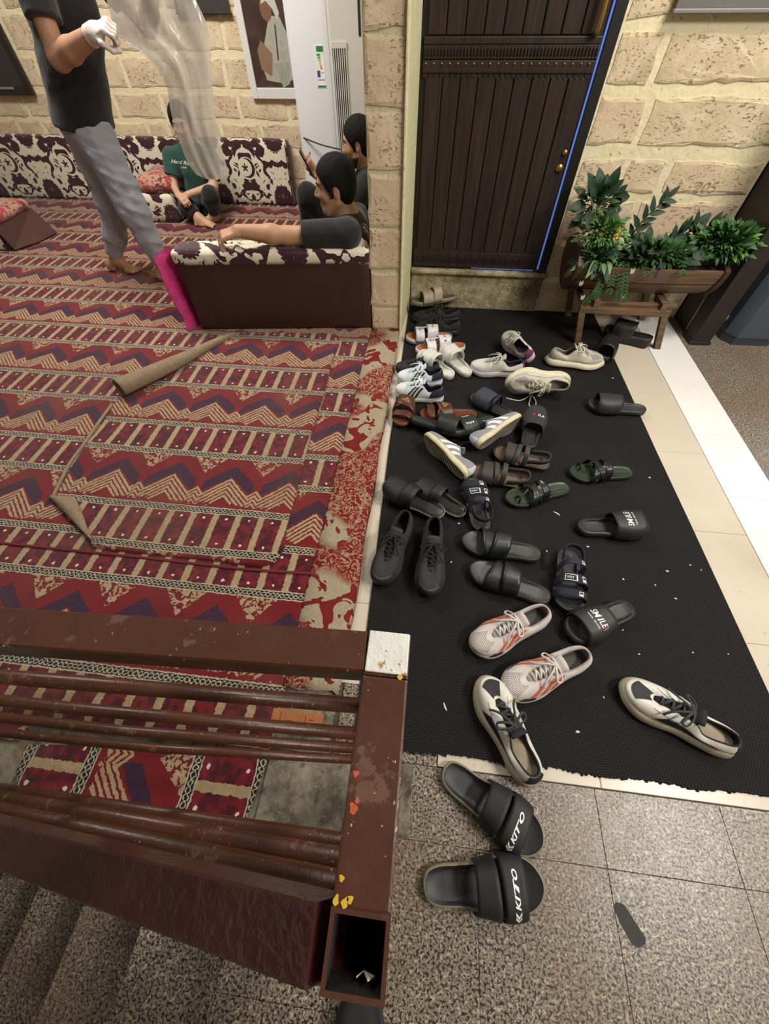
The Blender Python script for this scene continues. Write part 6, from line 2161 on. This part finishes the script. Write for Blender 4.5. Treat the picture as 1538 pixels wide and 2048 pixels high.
# printed lettering on the chest, laid on the cloth
dg = bpy.context.evaluated_depsgraph_get(); dg.update()
def print_on(objm, word, u0, v0, px, slope, name):
    v, f = text_mesh(word, .3, .02); out = []
    for (a, c) in v:
        d = ray(u0 + a * px, v0 - c * px + a * px * slope); d = d / np.linalg.norm(d)
        ok, loc, nr_, _ = objm.ray_cast(Vector((0, 0, CAM_H)), Vector(d))
        out.append(np.array(loc) + np.array(nr_) * .0015 if ok else None)
    if any(q is None for q in out):
        g = [q for q in out if q is not None]
        if not g: return
        out = [q if q is not None else g[0] for q in out]
    mk(name, out, f, plain('cream_print', 'd3d6c4', .6, .05), objm, False)
print_on(tee, 'Hard Rock', 366, 325, 10.5, .12, 'lettering')
print_on(tee, 'CAFE', 368, 335, 5, .12, 'lettering')
Fd = Field((-2.6, 3.75, .0335), (-1.8, 4.4, .4), .007)
for hp_, kn, an, tp in LG:
    Fd.cap(hp_, kn, .085, .066, .04); e = kn + (an - kn) * .8; Fd.cap(kn, e, .064, .052, .04); Fd.cut(e, an - kn, .08)
Fd.build('trousers', M_TROUB, pc, .003)

# ------------------------------------------------------------------ the photographer's leg and shoe at the bottom edge; unseen body added for shade
pp_ = thing('person', 'person in dark trousers standing at the bottom photo edge by the open railing post', 'person')
kn, an, hp_ = A3(.085, -.395, .47), A3(.03, -.575, .10), A3(.10, -.66, .90)
kn2, an2, hp2 = A3(-.115, -.62, .48), A3(-.12, -.68, .10), A3(-.06, -.68, .90)
Fd = Field((-.40, -.98, .02), (.45, -.22, 1.85), .010); Fd.cap(hp_, kn, .075, .05, .03); Fd.cap(kn, an, .05, .034, .03); Fd.cap(an, an + A3(-.03, .05, -.05), .034, .03, .02)
Fd.cap(hp2, kn2, .075, .05, .03); Fd.cap(kn2, an2, .05, .034, .03); Fd.cap(A3(.02, -.68, .92), A3(.02, -.70, 1.35), .13, .14, .05); Fd.cap(A3(.02, -.70, 1.35), A3(.02, -.69, 1.5), .1, .055, .05)
for sx in (-1, 1): Fd.cap(A3(.02 + .17 * sx, -.69, 1.40), A3(.02 + .22 * sx, -.60, 1.14), .05, .042, .03); Fd.cap(A3(.02 + .22 * sx, -.60, 1.14), A3(.02 + .16 * sx, -.36, 1.2), .042, .03, .03)
P, fr = head(Fd, A3(.02, -.66, 1.64), (0, 1, -.4), neck=A3(.02, -.69, 1.5)); Fd.build('body', M_SKIN, pp_); hair(pp_, A3(.02, -.66, 1.64), (0, 1, -.4)); face_bits(pp_, P, fr)
Fd = Field((-.32, -.92, .05), (.32, -.22, 1.05), .008); Fd.cap(hp_, kn, .098, .075, .03); Fd.cap(kn, an + A3(0, 0, .03), .074, .062, .03); Fd.cut(an + A3(0, 0, .02), (0, -.1, -1), .1)
Fd.cap(hp2, kn2, .098, .075, .03); Fd.cap(kn2, an2 + A3(0, 0, .03), .074, .062, .03); Fd.cut(an2 + A3(0, 0, .02), (0, -.1, -1), .1); Fd.cap(hp_, hp2, .11, .11, .04); Fd.build('trousers', M_TROUB, pp_, .003)
Fd = Field((-.36, -.95, .85), (.40, -.45, 1.6), .010); Fd.cap(A3(.02, -.68, .95), A3(.02, -.70, 1.33), .155, .165, .05); Fd.cap(A3(.02, -.70, 1.35), A3(.02, -.69, 1.47), .12, .07, .05)
for sx in (-1, 1): Fd.cap(A3(.02 + .17 * sx, -.69, 1.40), A3(.02 + .21 * sx, -.62, 1.2), .07, .065, .03)
Fd.build('tshirt', M_TEE, pp_, .003)
sh2 = shoe('sneaker', 'black lace-up shoe with white mark at the bottom photo edge below the railing', 'sneaker')
sneaker(sh2, .29, .104, 1, '1a1a1c', '232323', lining='101012', laces='cfcfcf', lace_n=4, hc=.085, ht=.098, tongue='1a1a1c', overlays=[('side_mark', 'd8d8d8', [(.27, .3), (.31, .3), (.30, .7), (.26, .7)])])
sh2.location = (-.005, -.50, .0004); sh2.rotation_euler = (0, 0, math.radians(97))
sh3 = shoe('sneaker', 'black lace-up shoe of the photographer farther from the railing post', 'sneaker')
sneaker(sh3, .29, .104, -1, '1a1a1c', '232323', lining='101012', laces='cfcfcf', lace_n=4, hc=.085, ht=.098, tongue='1a1a1c')
sh3.location = (-.13, -.62, .0004); sh3.rotation_euler = (0, 0, math.radians(94))

# ================================================================== planter with greenery
M_PLANK = wood_mat('brown_planter_wood', '54402f', '806349', (3, 30, 30), .5)
M_PLANKD = wood_mat('dark_planter_wood', '372820', '52392c', (20, 20, 3), .55)
pl = thing('wooden_planter', 'half-barrel wooden planter of horizontal staves on a trestle by the stone wall', 'planter')
PX0, PX1, PYc, PZc, PR = .765, 1.535, 2.512, .418, .178
NS = 7
for k in range(NS):
    a0 = PI + PI * k / NS + .02; a1 = PI + PI * (k + 1) / NS - .02
    V = []
    for i in range(9):
        t = i / 8; x = PX0 + (PX1 - PX0) * t; r = PR * (.93 + .07 * math.sin(PI * t))
        for rr in (r, r - .016):
            for a in (a0, (a0 + a1) / 2, a1): V.append((x, PYc + rr * math.cos(a), PZc + rr * math.sin(a) * 1.0))
    F = []
    for i in range(8):
        q = i * 6; n_ = q + 6
        F += [(q, n_, n_ + 1, q + 1), (q + 1, n_ + 1, n_ + 2, q + 2), (q + 3, q + 4, n_ + 4, n_ + 3), (q + 4, q + 5, n_ + 5, n_ + 4), (q, q + 3, n_ + 3, n_), (q + 2, n_ + 2, n_ + 5, q + 5)]
    F += [(0, 1, 4, 3), (1, 2, 5, 4), (48, 51, 52, 49), (49, 52, 53, 50)]
    mk('stave', V, F, M_PLANK, pl, False)
for x, s in ((PX0 + .004, -1), (PX1 - .022, 1)):
    n_ = 18; hgt = .055 if s < 0 else .02
    ring = [(PYc + PR * .99 * math.cos(a), PZc + PR * .99 * math.sin(a)) for a in np.linspace(PI, 2 * PI, n_)]
    ring += [(PYc + PR * .8, PZc + hgt * .6), (PYc + PR * .3, PZc + hgt), (PYc - PR * .3, PZc + hgt), (PYc - PR * .8, PZc + hgt * .6)]
    m = len(ring)
    mk('end_board', [(x - .006, p[0], p[1]) for p in ring] + [(x + .020, p[0], p[1]) for p in ring], [tuple(range(m))[::-1], tuple(range(m, 2 * m))] + [(i, (i + 1) % m, (i + 1) % m + m, i + m) for i in range(m)], M_PLANKD, pl, False)
for x, xt in ((.917, .872), (1.386, 1.325)):
    for y, dy in ((2.325, -.004), (2.645, .01)):
        V = []
        for z, o in ((0.0085 if x < 1 else .0025, 0), (.192, 1)):
            yy = y + (dy if o == 0 else 0); xx = x if o == 0 else xt
            V += [(xx - .017, yy - .017, z), (xx + .017, yy - .017, z), (xx + .017, yy + .017, z), (xx - .017, yy + .017, z)]
        mk('leg', V, [(0, 1, 5, 4), (1, 2, 6, 5), (2, 3, 7, 6), (3, 0, 4, 7), (4, 5, 6, 7), (3, 2, 1, 0)], M_PLANK, pl, False)
    box('cross_beam', xt - .016, xt + .016, 2.33, 2.69, .222, .240, M_PLANK, pl, .003)
    bx_ = xt + (.045 if x < 1 else -.045); box('bracket', bx_, bx_ + .035, 2.312, 2.44, .222, .256, M_PLANK, pl, .003)
for y in (2.325, 2.645): box('long_beam', .852, 1.345, y - .017, y + .017, .190, .222, M_PLANK, pl, .003)
box('long_beam', .90, 1.38, 2.345, 2.372, .222, .238, M_PLANK, pl, .003)
box('potting_soil', PX0 + .03, PX1 - .03, PYc - PR * .86, PYc + PR * .86, PZc - .05, PZc - .015, plain('dark_soil', '241b14', 1, .4, 40, .6), pl)


def leaf_mesh(name, L, W, mat, curl=.15, n=7, tip=1.0, fold=.25, wave=0.0):
    V = []; F = []
    for i in range(n + 1):
        t = i / n
        w_ = W * (math.sin(PI * t ** .75) ** .8) * (1 - .15 * t) + 1e-4
        z = -curl * L * t * t + wave * math.sin(t * 12) * .01
        for s in (-1, 0, 1): V.append((L * t, s * w_ / 2, z + abs(s) * fold * w_ * .5))
    for i in range(n): q = i * 3; F += [(q, q + 3, q + 4, q + 1), (q + 1, q + 4, q + 5, q + 2)]
    me = bpy.data.meshes.new(name); me.from_pydata(V, [], F); me.materials.append(mat)
    me.polygons.foreach_set('use_smooth', [True] * len(F)); me.update()
    return me


def leaf_mat(name, a, c2, rough=.55):
    b = B(name); n = b.noise(30, 3)
    x, y, z = b.xyz()
    vein = (y.abs()).lt(.0012)
    c = b.mix(n, hexc(a), hexc(c2)); c = b.mix(b.rand() * .5, c, hexc(a))
    b.set(base=b.mix(vein * .5, c, hexc(c2)), rough=rough, spec=.3)
    return b.m


ML_D = leaf_mat('dark_leaf', '1c2e20', '2f4a30'); ML_M = leaf_mat('mid_leaf', '2b4d27', '47703a'); ML_L = leaf_mat('light_leaf', '47702c', '78a24a'); ML_V = leaf_mat('pale_variegated_leaf', '4d6b40', '84976c')
ML_Y = plain('yellow_petal', 'd8bf2c', .6); ML_P = plain('purple_petal', '5a3570', .6); ML_W = plain('white_petal', 'c8cfae', .6)
LM = dict(zz=leaf_mesh('leaf', .062, .026, ML_D, .15), broad=leaf_mesh('leaf', .075, .048, ML_D, .3), mid=leaf_mesh('leaf', .042, .018, ML_M, .25), light=leaf_mesh('leaf', .034, .015, ML_L, .3), blade=leaf_mesh('leaf', .16, .011, ML_D, .45, 9),
          vari=leaf_mesh('leaf', .085, .034, ML_V, .35), fern=leaf_mesh('leaf', .028, .008, ML_M, .2, 5), petal=leaf_mesh('petal', .014, .009, ML_Y, .2, 4), purple=leaf_mesh('petal', .016, .010, ML_P, .2, 4), bud=leaf_mesh('petal', .022, .012, ML_W, .3, 4), round=leaf_mesh('leaf', .030, .026, ML_M, .2))


def leaf(parent, kind, pos, d, n=(0, 0, 1), s=1.0):
    d = Vector(d).normalized(); n = Vector(n); n = (n - d * n.dot(d))
    if n.length < 1e-3: n = Vector((0, 1, 0)) - d * d.y
    n.normalize(); y = n.cross(d)
    o = bpy.data.objects.new('petal' if kind in ('petal', 'purple', 'bud') else 'leaf', LM[kind]); COL.objects.link(o); o.parent = parent
    M4 = Matrix((d, y, n)).transposed().to_4x4()
    o.matrix_local = Matrix.Translation(Vector(pos)) @ M4 @ Matrix.Diagonal((s, s, s, 1))
    return o


M_STEM = plain('green_stem', '2c4426', .6)
rp = random.Random(5)
U_ = lambda a, c: rp.uniform(a, c)


def stem_plant(label, base, top, kind, n, s=1.0, lean=(0, 0, 0), mode='pinnate', spread=.8):
    t = thing('leafy_plant', label, 'plant', tuple(base), group='artificial plants in the wooden planter')
    b_, e = np.zeros(3), np.array(top) - np.array(base)
    mid = e * .5 + np.array(lean)
    P = spline([b_, mid, e], 24)
    tube('stem', P, np.linspace(.005, .002, 24), M_STEM, t, 6)
    for i in range(n):
        q = .22 + .76 * i / max(1, n - 1); p = P[int(q * 23)]
        ax = P[min(23, int(q * 23) + 1)] - P[max(0, int(q * 23) - 1)]; ax /= np.linalg.norm(ax)
        sd = np.cross(ax, [.2, -1, .3]); sd /= np.linalg.norm(sd)
        dr = ax * .75 + sd * (1 if i % 2 else -1) * spread + np.array([U_(-.15, .15), U_(-.35, .1), U_(-.1, .1)])
        leaf(t, kind, p, dr, (0, -.8, .6), s * (1.05 - .35 * q) * U_(.9, 1.1))
    leaf(t, kind, P[-1], ax, (0, -.8, .6), s * .75)
    return t


def bush(label, c, r, kinds, n, s=1.0, flowers=None, droop=0.0, stuff=120):
    t = thing('leafy_plant', label, 'plant', tuple(c), group='artificial plants in the wooden planter')
    for k in range(7):
        e = np.array([U_(-1, 1) * r[0], U_(-1, .6) * r[1], U_(.1, 1) * r[2]]) * .8
        tube('stem', spline([(e[0] * .15, e[1] * .15, -.06), e * .5 + np.array([0, 0, .02]), e], 8), .0022, M_STEM, t, 5)
    for i in range(int(n * 2.0)):
        th, ph = U_(0, 2 * PI), U_(-.35, 1.2)
        d = np.array([math.cos(th) * math.cos(ph), math.sin(th) * math.cos(ph), math.sin(ph)])
        p = d * np.array(r) * U_(.45, .95)
        dd = d + np.array([U_(-.5, .5), U_(-.6, .2), U_(-.4, .4) - droop])
        leaf(t, rp.choice(kinds), p, dd, (U_(-.4, .4), -.7, .7), s * U_(.8, 1.25))
    if flowers:
        for (kind, fx, fz, m) in flowers:
            for i in range(m):
                p = np.array([fx + U_(-.006, .006), -r[1] * .95, fz + (i / m - .5) * .05]); a = U_(0, 6)
                leaf(t, kind, p, (math.cos(a), -.6, math.sin(a) * .6 + .4), (0, -1, .2))
    if stuff:
        mb = MB(); src = LM[kinds[-1]]
        vs = [v.co.copy() for v in src.vertices]; fs = [list(p.vertices) for p in src.polygons]
        for i in range(int(stuff * 3.5)):
            th, ph = U_(0, 2 * PI), U_(-.6, 1.3)
            d = Vector((math.cos(th) * math.cos(ph), math.sin(th) * math.cos(ph), math.sin(ph)))
            p = Vector((d.x * r[0], d.y * r[1], d.z * r[2])) * U_(.2, .85)
            R3 = d.to_track_quat('X', 'Z').to_matrix(); mb.add([tuple(p + R3 @ (v * .75)) for v in vs], fs)
        tag(mb.build('small_foliage', src.materials[0], t), kind='stuff')
    return t


# upright plants; base heights are the soil
sp_ = lambda u, v, Y=2.50: yp(u, v, Y)
stem_plant('dark zz plant stem standing tallest in the middle of the planter', (1.02, 2.50, .42), sp_(1334, 396), 'zz', 13, 1.35, (-.02, 0, .02))
stem_plant('dark zz plant stem leaning right before the pale stone', (1.20, 2.52, .43), sp_(1432, 450), 'zz', 11, 1.45, (0, 0, .03))
stem_plant('short dark zz plant stem fanning up beside the leaning one', (1.21, 2.50, .43), sp_(1392, 446), 'zz', 7, 1.4, (-.01, 0, .0))
stem_plant('dark palm-like plant with long fingers at the top left of the planter', (.90, 2.50, .45), sp_(1228, 385), 'blade', 22, .55, (.0, 0, .03), spread=1.2)
bush('dark broad-leaved plant crowning the left end of the planter', tuple(sp_(1192, 420)), (.10, .08, .125), ['broad', 'broad', 'mid'], 34, .95, stuff=60)
bush('bright green plant with yellow blossoms at the left end of the planter', tuple(sp_(1203, 470, 2.44)), (.12, .08, .085), ['mid', 'light', 'light'], 60, 1.0, flowers=[('petal', .045, .03, 14)], stuff=140)
bush('bushy light green plant overhanging the right end of the planter', tuple(sp_(1448, 492, 2.44)), (.185, .09, .10), ['mid', 'light', 'round', 'mid'], 130, 1.05, stuff=320)
bush('mixed green foliage with a purple blossom along the planter middle', tuple(sp_(1305, 512, 2.42)), (.24, .085, .075), ['mid', 'fern', 'broad', 'mid'], 90, .9, flowers=[('purple', .02, -.045, 8)], stuff=220)
bush('variegated plant spilling over the left front of the planter', tuple(sp_(1195, 525, 2.38)), (.125, .055, .085), ['vari', 'broad', 'mid', 'mid'], 34, .85, droop=.6, stuff=90)
tr = thing('trailing_fern', 'trailing fern fronds hanging down over the planter front', 'plant', group=None)
for (u0, v0, u1, v1, m) in ((1215, 540, 1172, 603, 15), (1205, 545, 1185, 600, 14), (1240, 535, 1236, 600, 16), (1250, 530, 1246, 602, 16), (1225, 540, 1215, 590, 12), (1285, 530, 1300, 552, 8), (1360, 525, 1366, 552, 8)):
    a, c = yp(u0, v0, 2.36), yp(u1, v1, 2.315)
    P = spline([a + np.array([0, .06, -.01]), a + np.array([0, 0, .01]), (a + c) / 2 + np.array([0, -.03, .0]), c], 20)
    tube('frond_stem', P, .0016, M_STEM, tr, 5)
    for i in range(m):
        p = P[4 + int(15 * i / m)]; ax = P[min(19, 5 + int(15 * i / m))] - p; ax /= np.linalg.norm(ax) + 1e-9
        for s in (-1, 1): leaf(tr, 'fern', p, ax * .6 + np.array([s * .9, -.2, 0]), (0, -1, .1), 1.0)
for (u, v_) in ((1160, 572), (1163, 600), (1242, 600), (1262, 548)):
    p = yp(u, v_, 2.33); leaf(tr, 'bud', p, (.3, -.2, 1), (0, -1, 0), 1.3); leaf(tr, 'bud', p, (-.3, -.3, 1), (0, -1, .2), 1.2)
